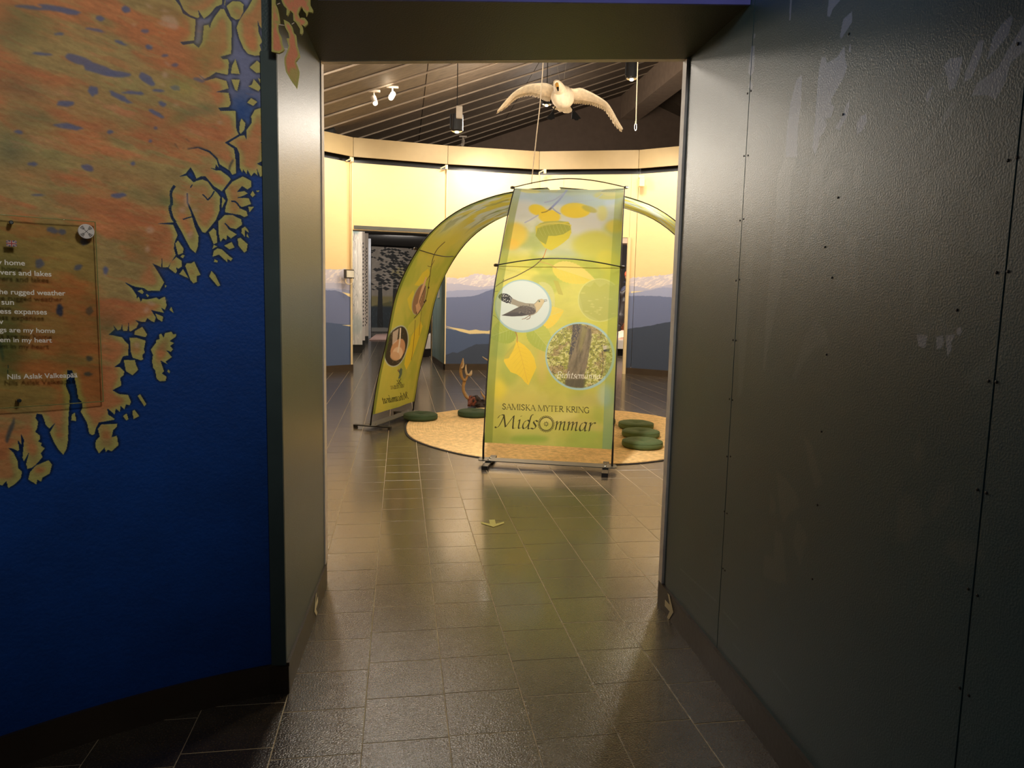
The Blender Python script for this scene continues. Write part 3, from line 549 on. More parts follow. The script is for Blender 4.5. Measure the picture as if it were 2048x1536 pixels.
for t in ('440,1060 520,1060 480,1180 470,1400 440,1700 400,2000 330,2300 300,2500 290,2480 320,2000 370,1500 390,1180', '640,1040 670,1000 740,900 820,880 800,960 740,1060 700,1120 690,1240 700,1300 680,1500 640,1600 570,1700 560,1690 600,1250 620,1080', '770,1140 835,1130 830,1230 740,1260 740,1310 690,1280', '910,1105 960,1110 950,1270 915,1275 895,1240',
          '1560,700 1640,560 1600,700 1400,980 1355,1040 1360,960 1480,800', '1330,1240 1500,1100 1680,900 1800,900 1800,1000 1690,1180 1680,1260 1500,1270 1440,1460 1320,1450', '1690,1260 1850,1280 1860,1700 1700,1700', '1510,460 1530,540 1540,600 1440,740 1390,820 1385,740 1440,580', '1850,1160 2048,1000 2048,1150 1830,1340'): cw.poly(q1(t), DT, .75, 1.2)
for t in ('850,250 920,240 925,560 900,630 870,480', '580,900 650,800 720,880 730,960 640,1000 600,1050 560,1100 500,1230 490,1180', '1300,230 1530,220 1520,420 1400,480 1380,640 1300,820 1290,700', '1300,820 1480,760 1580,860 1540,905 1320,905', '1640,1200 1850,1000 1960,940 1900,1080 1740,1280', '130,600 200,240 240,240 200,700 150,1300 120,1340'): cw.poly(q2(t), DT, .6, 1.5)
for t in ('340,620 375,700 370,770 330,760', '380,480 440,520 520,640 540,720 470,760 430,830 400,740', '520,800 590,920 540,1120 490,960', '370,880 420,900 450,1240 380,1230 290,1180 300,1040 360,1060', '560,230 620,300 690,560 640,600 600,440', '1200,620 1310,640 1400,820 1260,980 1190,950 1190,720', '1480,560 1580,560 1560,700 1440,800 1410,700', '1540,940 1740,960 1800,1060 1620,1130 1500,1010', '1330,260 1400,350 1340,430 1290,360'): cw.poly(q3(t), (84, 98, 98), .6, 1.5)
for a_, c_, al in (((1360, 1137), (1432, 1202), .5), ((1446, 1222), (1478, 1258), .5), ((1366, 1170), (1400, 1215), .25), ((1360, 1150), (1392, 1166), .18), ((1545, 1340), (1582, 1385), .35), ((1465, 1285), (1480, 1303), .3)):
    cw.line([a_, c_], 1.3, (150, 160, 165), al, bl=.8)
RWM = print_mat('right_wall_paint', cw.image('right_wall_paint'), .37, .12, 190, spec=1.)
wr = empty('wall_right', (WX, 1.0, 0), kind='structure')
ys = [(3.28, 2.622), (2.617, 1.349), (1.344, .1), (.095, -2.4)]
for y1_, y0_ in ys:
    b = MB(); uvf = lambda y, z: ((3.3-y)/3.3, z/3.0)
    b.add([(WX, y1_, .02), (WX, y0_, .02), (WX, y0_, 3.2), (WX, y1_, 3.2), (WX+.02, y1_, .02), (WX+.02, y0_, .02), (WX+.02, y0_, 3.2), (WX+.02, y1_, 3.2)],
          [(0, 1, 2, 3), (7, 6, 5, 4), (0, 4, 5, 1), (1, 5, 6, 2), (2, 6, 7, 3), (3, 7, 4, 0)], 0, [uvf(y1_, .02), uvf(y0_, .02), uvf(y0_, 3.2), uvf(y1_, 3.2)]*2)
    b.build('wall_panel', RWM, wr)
b = MB(); b.box((WX+.045, .44, 1.6), (.05, 5.7, 3.2)); b.build('backing', SCREW, wr)
SCR = [(1488, 312), (1496, 311), (1480, 441), (1487, 438), (1472, 561), (1479, 559), (1466, 680), (1472, 681), (1459, 798), (1465, 800), (1454, 913), (1461, 913), (1449, 1023), (1454, 1027), (1446, 1137), (1450, 1141), (1495, 187), (1502, 182),
       (1698, 68), (1686, 229), (1676, 395), (1650, 494), (1664, 555), (1653, 709), (1643, 863), (1635, 1010), (1625, 1158), (2036, 88), (2016, 321), (2034, 315), (1993, 545), (2016, 543), (1977, 762), (1993, 764), (1955, 979), (1973, 986), (1937, 1178), (1955, 1191), (1920, 1376), (1938, 1391), (1914, 620)]
b0 = MB().lathe([(.0035, 0), (.0035, .0016), (.002, .0022)], n=8, M=Matrix.Rotation(-math.pi/2, 3, 'Y')); first = None
for u, v in SCR:
    p = on_x(u, v, WX)
    if first is None: first = b0.build('screw', SCREW, wr); first.location = Vector(p)-wr.location; b0 = None
    else:
        o = first.copy(); C.objects.link(o); o.location = Vector(p)-wr.location
for v_ in first.data.vertices: v_.co += Vector((WX, 1.0, 0))
b = MB(); b.box((WX-.006, .5, .06), (.016, 5.56, .12)); b.build('baseboard_right', DARK, kind='structure')
# arrow stickers
def arrow_sticker(name, label, org, ex, ey, L, m_, nrm):
    P = [(-.5, .35), (0, 0), (-.5, -.35), (-.5, -.62), (.12, -.0), (-.5, .62)]
    P = [(.5, 0), (0, .5), (-.22, .5), (.08, .13), (-.5, .13), (-.5, -.13), (.08, -.13), (-.22, -.5), (0, -.5)]
    org = Vector(org); ex = Vector(ex); ey = Vector(ey)
    MB().prism([org+ex*x*L+ey*y*L for x, y in P], Vector(nrm)*.001).build(name, m_, label=label, cat='sticker')
e = on_z(983, 1036); f = on_z(988, 1059); dv = (f-e)/np.linalg.norm(f-e)
arrow_sticker('arrow_sticker', 'pale yellow arrow sticker on the floor tiles in front of the banner', (e+f)/2+np.array([0, 0, .0015]), dv, (-dv[1], dv[0], 0), .155, STICK, (0, 0, 1))
arrow_sticker('arrow_sticker', 'cream arrow sticker on the low baseboard of the left jamb', (JX+.0115, on_x(627, 1205, JX)[1], .062), (0, -1, -.12), (0, -.12, 1), .105, CREAM, (1, 0, 0))
arrow_sticker('arrow_sticker', 'cream arrow sticker on the dark baseboard below the right wall', (WX-.0155, on_x(1345, 1208, WX)[1], .058), (0, -1, .05), (0, .05, 1), .12, CREAM, (-1, 0, 0))
# --- acrylic text panel on the map wall
def on_wall(u, v): s, z = cyl_hit(u, v); return wall_pt(s, z)
pr, pl = Vector(on_wall(195, 620)), Vector(on_wall(-60, 620)); pr.z = pl.z = 0
ext = (pl-pr).normalized(); nrm = Vector((ext.y, -ext.x, 0)); nrm = -nrm if nrm.dot(-pr) < 0 else nrm
pp0 = pr+nrm*.022; 
def on_panel(u, v, off=0.):
    r = Vector(ray(u, v)); P0 = pp0+nrm*off; t = nrm.dot(P0-Vector(CP))/nrm.dot(r); return Vector(CP)+r*t
tp = empty('text_panel', tuple(pp0+Vector((0, 0, 1.2))), 'clear acrylic panel with a white-lettered poem screwed onto the map wall', 'sign')
tr_, br_ = on_panel(190, 444), on_panel(201, 803); zt, zb = tr_.z, br_.z; W_ = .62
AC = clear_sheet('acrylic')
e0 = pp0+ext*((tr_-pp0).dot(ext)); e0.z = 0
b = MB(); n = nrm*.004
vs = []
for o_ in (Vector((0, 0, 0)), n):
    for (s_, z_) in ((0, zb), (W_, zb), (W_, zt), (0, zt)): vs.append(tuple(e0+ext*s_+Vector((0, 0, z_))+o_))
b.add(vs, [(3, 2, 1, 0), (4, 5, 6, 7)]+[(i, (i+1) % 4, (i+1) % 4+4, i+4) for i in range(4)]); b.build('acrylic_sheet', AC, tp)
EDGE = mat('acrylic_edge', (150, 150, 96), .3)
for a_, c_ in (((0, zt), (W_, zt)), ((0, zb), (W_, zb)), ((0, zb), (0, zt))):
    MB().tube([e0+ext*a_[0]+Vector((0, 0, a_[1]))+n*.5, e0+ext*c_[0]+Vector((0, 0, c_[1]))+n*.5], .0016, 5).build('sheet_edge', EDGE, tp)
Rn = nrm.to_track_quat('Z', 'Y').to_matrix()
for u, v in ((22, 445), (38, 801)):
    MB().lathe([(.006, -.022), (.006, .005), (.004, .008)], tuple(on_panel(u, v)), 12, Rn).build('screw', CHROME, tp)
LET = mat('white_lettering', (252, 248, 236), .5, var=.03)
def text_mesh(txt, name, parent, fn_org, x0, x1, mat_, dirv, ext_=.0012):
    cu = bpy.data.curves.new('t', 'FONT'); cu.body = txt; cu.extrude = .03; cu.offset = .012; to = bpy.data.objects.new('t', cu); C.objects.link(to)
    bpy.context.view_layer.update(); dg = bpy.context.evaluated_depsgraph_get(); me = bpy.data.meshes.new_from_object(to.evaluated_get(dg)); bpy.data.objects.remove(to)
    xs = [v.co.x for v in me.vertices]; wd = max(xs)-min(xs); mn = min(xs)
    A, B = Vector(fn_org(*x0)), Vector(fn_org(*x1)); L = (B-A).length; sc = L/wd; ex = (B-A)/L
    off = Vector((0, 0, 0)); q_ = parent
    while q_: off += q_.location; q_ = q_.parent
    for v in me.vertices: v.co = A+ex*((v.co.x-mn)*sc)+Vector((0, 0, 1))*v.co.y*sc*.96+dirv*(v.co.z*.02)-off
    me.materials.clear(); me.materials.append(mat_); o = bpy.data.objects.new(name, me); C.objects.link(o); o.parent = parent; return o
fp = lambda u, v: on_panel(u, v, .0045)
for txt, a_, c_ in (('y home', (-5, 529), (50, 531)), ('vers and lakes', (0, 549), (103, 553)), ('he rugged weather', (-1, 588), (131, 591)), ('sun', (3, 609), (28, 609.5)), ('ess expanses', (0, 627), (94, 629)), ('w', (-7, 648), (7, 648)), ('gs are my home', (-1, 664), (110, 666)), ('em in my heart', (0, 684), (104, 685)), ('Nils Aslak Valkeap\u00e4\u00e4', (15, 758.5), (155, 754.5))):
    text_mesh(txt, 'lettering', tp, fp, a_, c_, LET, nrm)
cD = Vector(on_panel(172, 463, .004)); rD = .0225
BM = mat('button_white', (222, 214, 206), .4, var=.03); BK = mat('button_print_black', (25, 25, 25), .5)
bt = MB().lathe([(rD, 0), (rD, .004), (rD*.95, .0055)], tuple(cD), 32, Rn).build('round_badge', BM, tp)
up = Vector((0, 0, 1)); ex_ = -ext
def disc_pt(x, y): return cD+nrm*.0058+ex_*x*rD+up*y*rD
b = MB()
for a_ in (45, 135):
    c_, s_ = math.cos(math.radians(a_)), math.sin(math.radians(a_))
    b.prism([disc_pt(-.55*c_+.025*s_, -.55*s_-.025*c_), disc_pt(.55*c_+.025*s_, .55*s_-.025*c_), disc_pt(.55*c_-.025*s_, .55*s_+.025*c_), disc_pt(-.55*c_-.025*s_, -.55*s_+.025*c_)], nrm*.0003)
for a_ in (45, 135, 225, 315):
    for rr in (.45, .6, .76):
        pts = [(rr*math.cos(math.radians(a_+t)), rr*math.sin(math.radians(a_+t))) for t in (-18, 0, 18)]+[((rr+.08)*math.cos(math.radians(a_+t)), (rr+.08)*math.sin(math.radians(a_+t))) for t in (18, 0, -18)]
        b.prism([disc_pt(*p) for p in pts], nrm*.0003)
b.build('badge_emblem', BK, bt)
fl = on_panel(23, 487, .0045); fw, fh = .0125, .0085
FB, FR, FW = mat('flag_blue', (50, 60, 110), .5), mat('flag_red', (170, 50, 50), .5), mat('flag_white', (215, 200, 190), .5)
fo = MB().prism([fl+ex_*x*fw+up*y*fh for x, y in ((-1, -1), (1, -1), (1, 1), (-1, 1))], nrm*.0005).build('flag', FB, tp)
def bar(x0, y0, x1, y1, t, m_, z): 
    d = Vector((x1-x0, y1-y0)).normalized(); nx, ny = -d.y*t, d.x*t
    MB().prism([fl+ex_*x*fw+up*y*fh+nrm*z for x, y in ((x0+nx, y0+ny), (x1+nx, y1+ny), (x1-nx, y1-ny), (x0-nx, y0-ny))], nrm*.0002).build('stripe', m_, fo)
for x0, y0, x1, y1, t, m_, z in ((-.95, -.95, .95, .95, .16, FW, .0005), (-.95, .95, .95, -.95, .16, FW, .0006), (-.95, -.95, .95, .95, .06, FR, .0008), (-.95, .95, .95, -.95, .06, FR, .0009), (-1, 0, 1, 0, .3, FW, .001), (0, -1, 0, 1, .22, FW, .0011), (-1, 0, 1, 0, .17, FR, .0013), (0, -1, 0, 1, .12, FR, .0014)): bar(x0, y0, x1, y1, t, m_, z)
# ================================================================ floor
FLM = mat('slate_tile', (70, 61, 49), .21, var=.25, scale=9, bump=.2, bscale=150, spec=.85, objrand=.16, coat=.45, speck=(170, (128, 108, 84)))
GROUT = mat('grout', (206, 186, 150), .7, var=.2, scale=30)
fl_ = empty('floor', (0, 0, 0), kind='structure')
b = MB(); 
cx_, cy_ = tw(1.2, 13.5); b.box((cx_, cy_+2, -.0307), (22, 38, .06), rz=-TA); b.build('grout_bed', GROUT, fl_)
TW_, TD_ = .292, .27; g = .0013; bv = .0012
def tile_geo(W, D):
    hx, hy = W/2-g, D/2-g
    vs = [(-hx, -hy, -.004), (hx, -hy, -.004), (hx, hy, -.004), (-hx, hy, -.004), (-hx, -hy, -.0007), (hx, -hy, -.0007), (hx, hy, -.0007), (-hx, hy, -.0007), (-hx+bv, -hy+bv, 0), (hx-bv, -hy+bv, 0), (hx-bv, hy-bv, 0), (-hx+bv, hy-bv, 0)]
    fs = [(8, 9, 10, 11)]+[(i, (i+1) % 4, (i+1) % 4+4, i+4) for i in range(4)]+[(4+i, 4+(i+1) % 4, 8+(i+1) % 4, 8+i) for i in range(4)]
    return vs, fs
tv, tfc = tile_geo(TW_, TD_)
me = bpy.data.meshes.new('tile'); me.from_pydata(tv, [], tfc); me.materials.append(FLM)
cand = []; rt = random.Random(5); coff = {c: rt.uniform(-.035, .035) for c in range(-60, 90)}
for c in range(-34, 40):
    for r in range(-14, 112):
        x, y = -.12+TW_*(c+.5), 2.82+TD_*(r+.5)+coff[c]+rt.uniform(-.0006, .0006)
        wx, wy = tw(x, y)
        if wy > 31: continue
        if wy > 16 and not (-5 < wx < 9): continue
        if wy < 2.2 and (wx < -2.6 or wx > 1.45): continue
        vis = 0
        if wy > 1.4 and not (wx > 1.3 and wy < 3.3) and not (wx < -.7 and wy < 3.6 and wy > 2.65):
            u, v = proj((wx, wy, 0))
            if -40 < u < 2090 and 560 < v < 1600:
                ok = True
                if wy > 3.7 and not (640 < u < 1385): ok = False
                if ok: vis = wy
        cand.append((vis if vis else 1e9, wx, wy))
cand.sort(); stuffv = MB()
for i, (vis, wx, wy) in enumerate(cand):
    rx_, ry_, rz_, dz = rt.gauss(0, .0007), rt.gauss(0, .0007), -TA+rt.gauss(0, .0012), rt.uniform(-.0002, .0003)
    if i < 298 and vis < 1e8:
        o = bpy.data.objects.new('tile', me); C.objects.link(o); o.parent = fl_; o.location = (wx, wy, dz); o.rotation_euler = (rx_, ry_, rz_)
    else:
        M = Matrix.Rotation(rz_, 3, 'Z') @ Matrix.Rotation(ry_, 3, 'Y') @ Matrix.Rotation(rx_, 3, 'X')
        stuffv.add([tuple(M @ Vector(p)+Vector((wx, wy, dz))) for p in tv], tfc)
stuffv.build('distant_tiles', FLM, fl_, kind='stuff')
# ================================================================ round room
V = [(-3.4, 12.9), (-1.5, 14.55), (.35, 14.9), (2.25, 15.05), (4.2, 14.45), (5.9, 13.1), (7.1, 11.3), (7.45, 9.2), (6.95, 7.1), (5.7, 5.3), (3.9, 4.0), (1.24, 3.30)]
VL = [(-.60, 3.66), (-2.2, 4.3), (-3.5, 5.5), (-4.4, 7.2), (-4.7, 9.2), (-4.3, 11.2), (-3.4, 12.9)]
V = [np.array(p) for p in V]; VL = [np.array(p) for p in VL]
S0 = [0]
for a_, c_ in zip(V[:-1], V[1:]): S0.append(S0[-1]+np.hypot(*(c_-a_)))
ZB = 4.06                                             # top of the painted wall
def ring_hit(u, v):
    r = ray(u, v); best = None
    for i in range(5):
        A_, B_ = V[i], V[i+1]; d = B_-A_; n = np.array([-d[1], d[0]]); t = n.dot(A_)/n.dot(r[:2]); P_ = r[:2]*t; k = (P_-A_).dot(d)/d.dot(d)
        if -.001 <= k <= 1.001 and t > 0: best = (S0[i]+k*np.hypot(*d), CH+r[2]*t)
    return best
def ring_map(u, v):
    h = ring_hit(min(1378, max(u, 610)), v); 
    if h is None: h = (0, 2)
    return (h[0]-1.0)/9.0*1800, h[1]/4.1*820
cb = Canvas(1800, 820, ring_map, (240, 208, 150))
nb_ = noise(1800, 820, 260, 200, 0, 41); nb2 = noise(1800, 820, 22, 10, 0, 42); cb.a *= (1+.05*(nb_-.5)+.02*(nb2-.5))[..., None]
def ridge(px, col, amp=1.2, seed=0, tip=None):
    pts = sorted([ring_map(*p) for p in px]); xs = np.arange(1800); ys = np.interp(xs, [p[0] for p in pts], [p[1] for p in pts])
    r_ = np.random.RandomState(seed); ys = ys+amp*np.interp(xs, np.arange(0, 1810, 7), r_.randn(259))+amp*1.6*np.interp(xs, np.arange(0, 1850, 45), r_.randn(42))
    M_ = np.clip(ys[None, :]-np.arange(820)[:, None]+.5, 0, 1)
    if tip is not None:
        M2 = np.clip(ys[None, :]+tip-np.arange(820)[:, None]+.5, 0, 1); cb.blend(M2*sm(noise(1800, 820, 130, 400, 0, seed+70), .45, .62), (250, 226, 160), .9)
    cb.blend(M_, col, 1); return M_
R1 = [(655, 538), (690, 540), (708, 545), (800, 552), (888, 553), (915, 556), (950, 548), (990, 552), (1100, 556), (1262, 556), (1300, 553), (1355, 547)]
mk = ridge(R1, (212, 202, 206), 1.6, 1)
sn = noise(1800, 820, 14, 5, .5, 43); cb.blend(mk*sm(sn, .55, .66), (240, 224, 214), .8); cb.blend(mk*sm(sn, .62, .42)*.5, (190, 184, 198), .5)
ridge([(655, 565), (708, 568), (888, 566), (915, 568), (960, 575), (1000, 570), (1262, 572), (1300, 578), (1355, 566)], (186, 184, 202), .8, 2)
ridge([(655, 578), (672, 578), (708, 582), (888, 584), (915, 581), (950, 580), (1005, 575), (1262, 585), (1300, 580), (1325, 574), (1355, 576)], (160, 166, 196), .7, 3)
ridge([(655, 581), (672, 581), (690, 589), (708, 597), (800, 600), (888, 595), (935, 594), (955, 590), (975, 582), (1010, 572), (1100, 580), (1262, 593), (1300, 592), (1355, 596)], (112, 122, 156), .5, 4)
ridge([(655, 645), (680, 648), (708, 651), (800, 655), (888, 656), (930, 663), (970, 668), (1010, 672), (1262, 700), (1355, 700)], (82, 98, 130), .5, 5, tip=2.0)
ridge([(655, 760), (888, 712), (905, 705), (915, 706), (930, 698), (950, 690), (975, 688), (1000, 684), (1100, 690), (1200, 672), (1262, 657), (1300, 651), (1355, 641)], (66, 76, 94), .6, 6)
for t in (((684, 584), (698, 587), (708, 589), (708, 598), (696, 592)), ((683, 650), (708, 650), (708, 654)), ((888, 651), (905, 655), (925, 658), (938, 661), (952, 659), (960, 661), (975, 662), (982, 660), (1002, 664), (1002, 669), (970, 667), (940, 668), (920, 663)), ((1262, 583), (1290, 582), (1262, 586))): cb.poly(t, (246, 222, 160), .95, .4)
RINGP = print_mat('mountain_mural', cb.image('mountain_paint'), .45, .08, 60, spec=.35)
YEL = mat('warm_yellow_paint', (160, 136, 92), .55, var=.04); YW = mat('pale_yellow_wall_paint', (240, 208, 150), .5, var=.04)
wb = empty('wall_back', (1.4, 14.9, 0), kind='structure')
def seg_panel(A_, B_, z0, z1, mt, name, par, s0=None, th=.04, gap=.004, off=0.):
    d = (B_-A_); L = np.hypot(*d); d = d/L; n = np.array([d[1], -d[0]])     # n points into the room
    if n.dot(np.array(RC)-A_) < 0: n = -n
    a_, c_ = A_+d*gap+n*off, B_-d*gap+n*off; b = MB()
    f = lambda s, z: ((s-1.0)/9.0, z/4.1)
    uv = [f(s0+gap, z0), f(s0+L-gap, z0), f(s0+L-gap, z1), f(s0+gap, z1)] if s0 is not None else [(0, 0)]*4
    bk = -n*th
    vs = [(a_[0], a_[1], z0), (c_[0], c_[1], z0), (c_[0], c_[1], z1), (a_[0], a_[1], z1)]; vs += [(x+bk[0], y+bk[1], z) for x, y, z in vs]
    b.add(vs, [(0, 1, 2, 3), (7, 6, 5, 4), (0, 4, 5, 1), (1, 5, 6, 2), (2, 6, 7, 3), (3, 7, 4, 0)], 0, uv*2)
    return b.build(name, mt, par)
def at(i, x):                                       # point on back wall segment i at world x
    k = (x-V[i][0])/(V[i+1][0]-V[i][0]); return V[i]+(V[i+1]-V[i])*k, S0[i]+k*(S0[i+1]-S0[i])
DZ = 2.80
# panels beside and above the two openings
seg_panel(V[0], V[1], .1, ZB, RINGP, 'wall_panel', wb, S0[0])
seg_panel(V[1], V[2], DZ-.02, ZB, RINGP, 'wall_panel', wb, S0[1])
seg_panel(V[2], V[3], .1, ZB, RINGP, 'wall_panel', wb, S0[2])
d0, s0_ = at(3, 2.75); d1, s1_ = at(3, 4.06)
seg_panel(V[3], d0, .1, ZB, RINGP, 'wall_panel', wb, S0[3]); seg_panel(d0, d1, 2.80, ZB, RINGP, 'wall_panel', wb, s0_, gap=0); seg_panel(d1, V[4], .1, ZB, RINGP, 'wall_panel', wb, s1_)
seg_panel(V[4], V[5], .1, ZB, RINGP, 'wall_panel', wb, S0[4])
wo = empty('wall_round_room', (1.5, 9.2, 0), kind='structure')
for A_, B_ in list(zip(V[5:-1], V[6:]))+list(zip(VL[:-1], VL[1:])): seg_panel(A_, B_, .1, ZB, YW, 'wall_panel', wo)
# fascia ring above, with a dark reveal below it
fa = empty('wall_fascia', (1.5, 9.2, 0), kind='structure')
allseg = list(zip(V[:-1], V[1:]))+list(zip(VL[:-1], VL[1:]))
for A_, B_ in allseg: 
    A2 = A_+(np.array(RC)-A_)*.012; B2 = B_+(np.array(RC)-B_)*.012
    seg_panel(A2, B2, 4.16, 4.52, YEL, 'fascia_board', fa, th=.03)
# reveal
rv = MB()
for A_, B_ in allseg:
    A2 = A_-(np.array(RC)-A_)*.03; B2 = B_-(np.array(RC)-B_)*.03; rv.add([(*A2, 3.9), (*B2, 3.9), (*B2, 4.4), (*A2, 4.4)], [(0, 1, 2, 3)])
rv.build('reveal', BLACKM, fa)
br = MB(); 
def bb_seg(bm, A_, B_):
    d = (B_-A_); L = np.hypot(*d); m_ = (A_+B_)/2; n = np.array([d[1], -d[0]])/L
    if n.dot(np.array(RC)-A_) < 0: n = -n
    m_ = m_+n*.0; bm.box((m_[0], m_[1], .065), (L, .05, .13), rz=math.atan2(d[1], d[0]))
for A_, B_ in ((V[0], V[1]), (V[2], V[3]), (V[3], d0), (d1, V[4]), (V[4], V[5])): bb_seg(br, A_, B_)
br.build('baseboard_back', DARK, kind='structure'); br = MB()
for A_, B_ in list(zip(V[5:-1], V[6:]))+list(zip(VL[:-1], VL[1:])): bb_seg(br, A_, B_)
br.build('baseboard_round_room', DARK, kind='structure')
for P_ in (V[0], V[3], V[4], V[5]): MB().box((P_[0]*1.0, P_[1]+.075, 2.1), (.16, .03, 3.9)).build('joint_backing', YW, wb)
# joint strips, door reveals
PALE = mat('pale_trim', (238, 214, 164), .5, var=.05)
JM = mat('lintel_grey', (84, 84, 76), .5)
for k_, (P_, z0, z1, w_) in enumerate(((V[1]+np.array([-.012, -.03]), .13, 4.16, .035), (V[2]+np.array([0, -.02]), .13, 4.1, .022), (V[3]+np.array([0, -.02]), .13, 4.1, .015), (d1+np.array([.0, -.02]), .0, 2.8, .06))):
    MB().box((P_[0], P_[1], (z0+z1)/2), (w_, .05, z1-z0)).build('trim_%d' % (5+k_), PALE, kind='structure')
MB().box((*((V[1]+V[2])/2+np.array([.0, .24])), 2.83), (1.9, .5, .07), rz=math.atan2(.35, 1.85)).build('trim_9', JM, kind='structure')
MB().box((*((d0+d1)/2+np.array([.07, .25])), 2.74), (1.4, .5, .11), rz=math.atan2(*(d1-d0)[::-1])).build('trim_10', mat('pinkish_lintel', (196, 176, 158), .6), kind='structure')
# clamps along the top edge of the panels
for i_, (u, v) in enumerate(((705, 322), (893, 343), (1089, 353))):
    h = ring_hit(u, v+3); P_ = on_y(u, v, 14.8 if u > 800 else 14.45)
    b = MB(); b.box((P_[0], P_[1]-.03, 4.09), (.05, .05, .08)); b.tube([(P_[0]-.12, P_[1]-.03, 4.06), (P_[0], P_[1]-.03, 4.12)], .012, 6)
    b.build('panel_clamp', PALE, label=['pale clamp on the wall top above the left doorway conduit', 'pale clamp on the wall top over the right end of the left doorway', 'pale clamp on the wall top just left of the front banner tip'][i_], cat='clamp')
P_ = on_y(1281, 366, 14.28); b = MB(); b.box((P_[0], P_[1]-.06, P_[2]), (.1, .1, .17), bev=.012); b.box((P_[0], P_[1]-.03, P_[2]+.12), (.12, .04, .05))
b.build('wall_sensor', PALE, label='small cream box sensor fixed high on the back wall right of the banner', cat='sensor')
# ================================================================ roof
PLK = mat('dark_stained_planks', (88, 75, 61), .6, var=.3, scale=5, bump=.25, bscale=14, stretch=(.35, 4, 4), objrand=.1)
BTN = mat('pale_batten', (150, 134, 116), .6)
ce = empty('ceiling', (0, 0, 4.5), kind='structure')
RK_ = 1.2
zc = lambda x: CH+3.353*RK_+.3722*(x-.993*RK_)
cosr = math.atan(.3722)
yk = [9.25-.62*i for i in range(9, 0, -1)]+[9.25, 9.87, 10.49, 11.11, 11.73, 12.42, 13.08, 13.72, 14.36, 15.0, 15.64, 16.28, 16.9, 17.5]
yk = [y*RK_ for y in yk]; XR = 5.30*RK_; zR = zc(XR)
for y0_, y1_ in zip(yk[:-1], yk[1:]):
    w2 = (y1_-y0_)
    for x0_, x1_ in ((-8, -4.6), (-4.6, -2.4), (-2.4, .43), (.43, 2.65), (2.65, XR)):
        xm, ym = (x0_+x1_)/2, (y0_+y1_)/2; L = (x1_-x0_)/math.cos(cosr)-.016
        wx, wy = tw(xm, ym)
        MB().box((wx, wy, zc(xm)+.02+rt.uniform(0, .012)), (L, w2-.02, .03), rz=-TA, ry=-cosr).build('ceiling_plank', PLK, ce)
    xm = (XR-8)/2; wx, wy = tw(xm, y0_); MB().box((wx, wy, zc(xm)-.008), ((XR+8)/math.cos(cosr), .02, .024), rz=-TA, ry=-cosr).build('batten', BTN, ce)
    xm = XR+.56+3.4; wx, wy = tw(xm, (y0_+y1_)/2); MB().box((wx, wy, zR-.3722*3.4+.02), (6.8/math.cos(cosr), w2-.02, .03), rz=-TA, ry=cosr).build('ceiling_plank', PLK, ce)
wx, wy = tw(-1, 11); MB().box((wx, wy, zc(-1)+.07), (15.2, 21, .02), rz=-TA, ry=-cosr).build('roof_backing', BLACKM, ce)
wx, wy = tw(XR+3.96, 11); MB().box((wx, wy, zR-.3722*3.4+.07), (7.4, 21, .02), rz=-TA, ry=cosr).build('roof_backing', BLACKM, ce)
wx, wy = tw(5.54*RK_, 11.2); MB().box((wx, wy, CH+4.70*RK_), (.47*RK_, 19.6, .55*RK_), rz=-TA).build('ridge_beam', mat('beam_paint', (170, 148, 128), .6, var=.1), ce)
wx, wy = tw(2.4, 21.12); MB().box((wx, wy, 6.0), (26, .2, 4.6), rz=-TA).build('wall_gable', mat('dark_gable', (112, 94, 80), .7, var=.08), kind='structure')
wx, wy = tw(2.0, 3.9); MB().box((wx-8, wy, 2.9), (11, .2, 5.8), rz=-TA).build('wall_gable_near', mat('dark_gable', (70, 60, 52), .7, var=.08), kind='structure')
MB().box((.4, 3.5, 5.2), (8, .2, 4.0)).build('wall_gable_front', mat('dark_gable_front', (70, 60, 52), .7, var=.08), kind='structure')
for x_ in (-7.6, 13.0):
    wx, wy = tw(x_, 12.5); MB().box((wx, wy, 3.0), (.2, 18, 6.0), rz=-TA).build('wall_outer', mat('dark_outer', (60, 52, 46), .7), kind='structure')
MB().box((-.3, .2, 3.22), (5.2, 5.9, .04)).build('ceiling_entrance', mat('dark_ceiling', (40, 40, 42), .8), kind='structure')
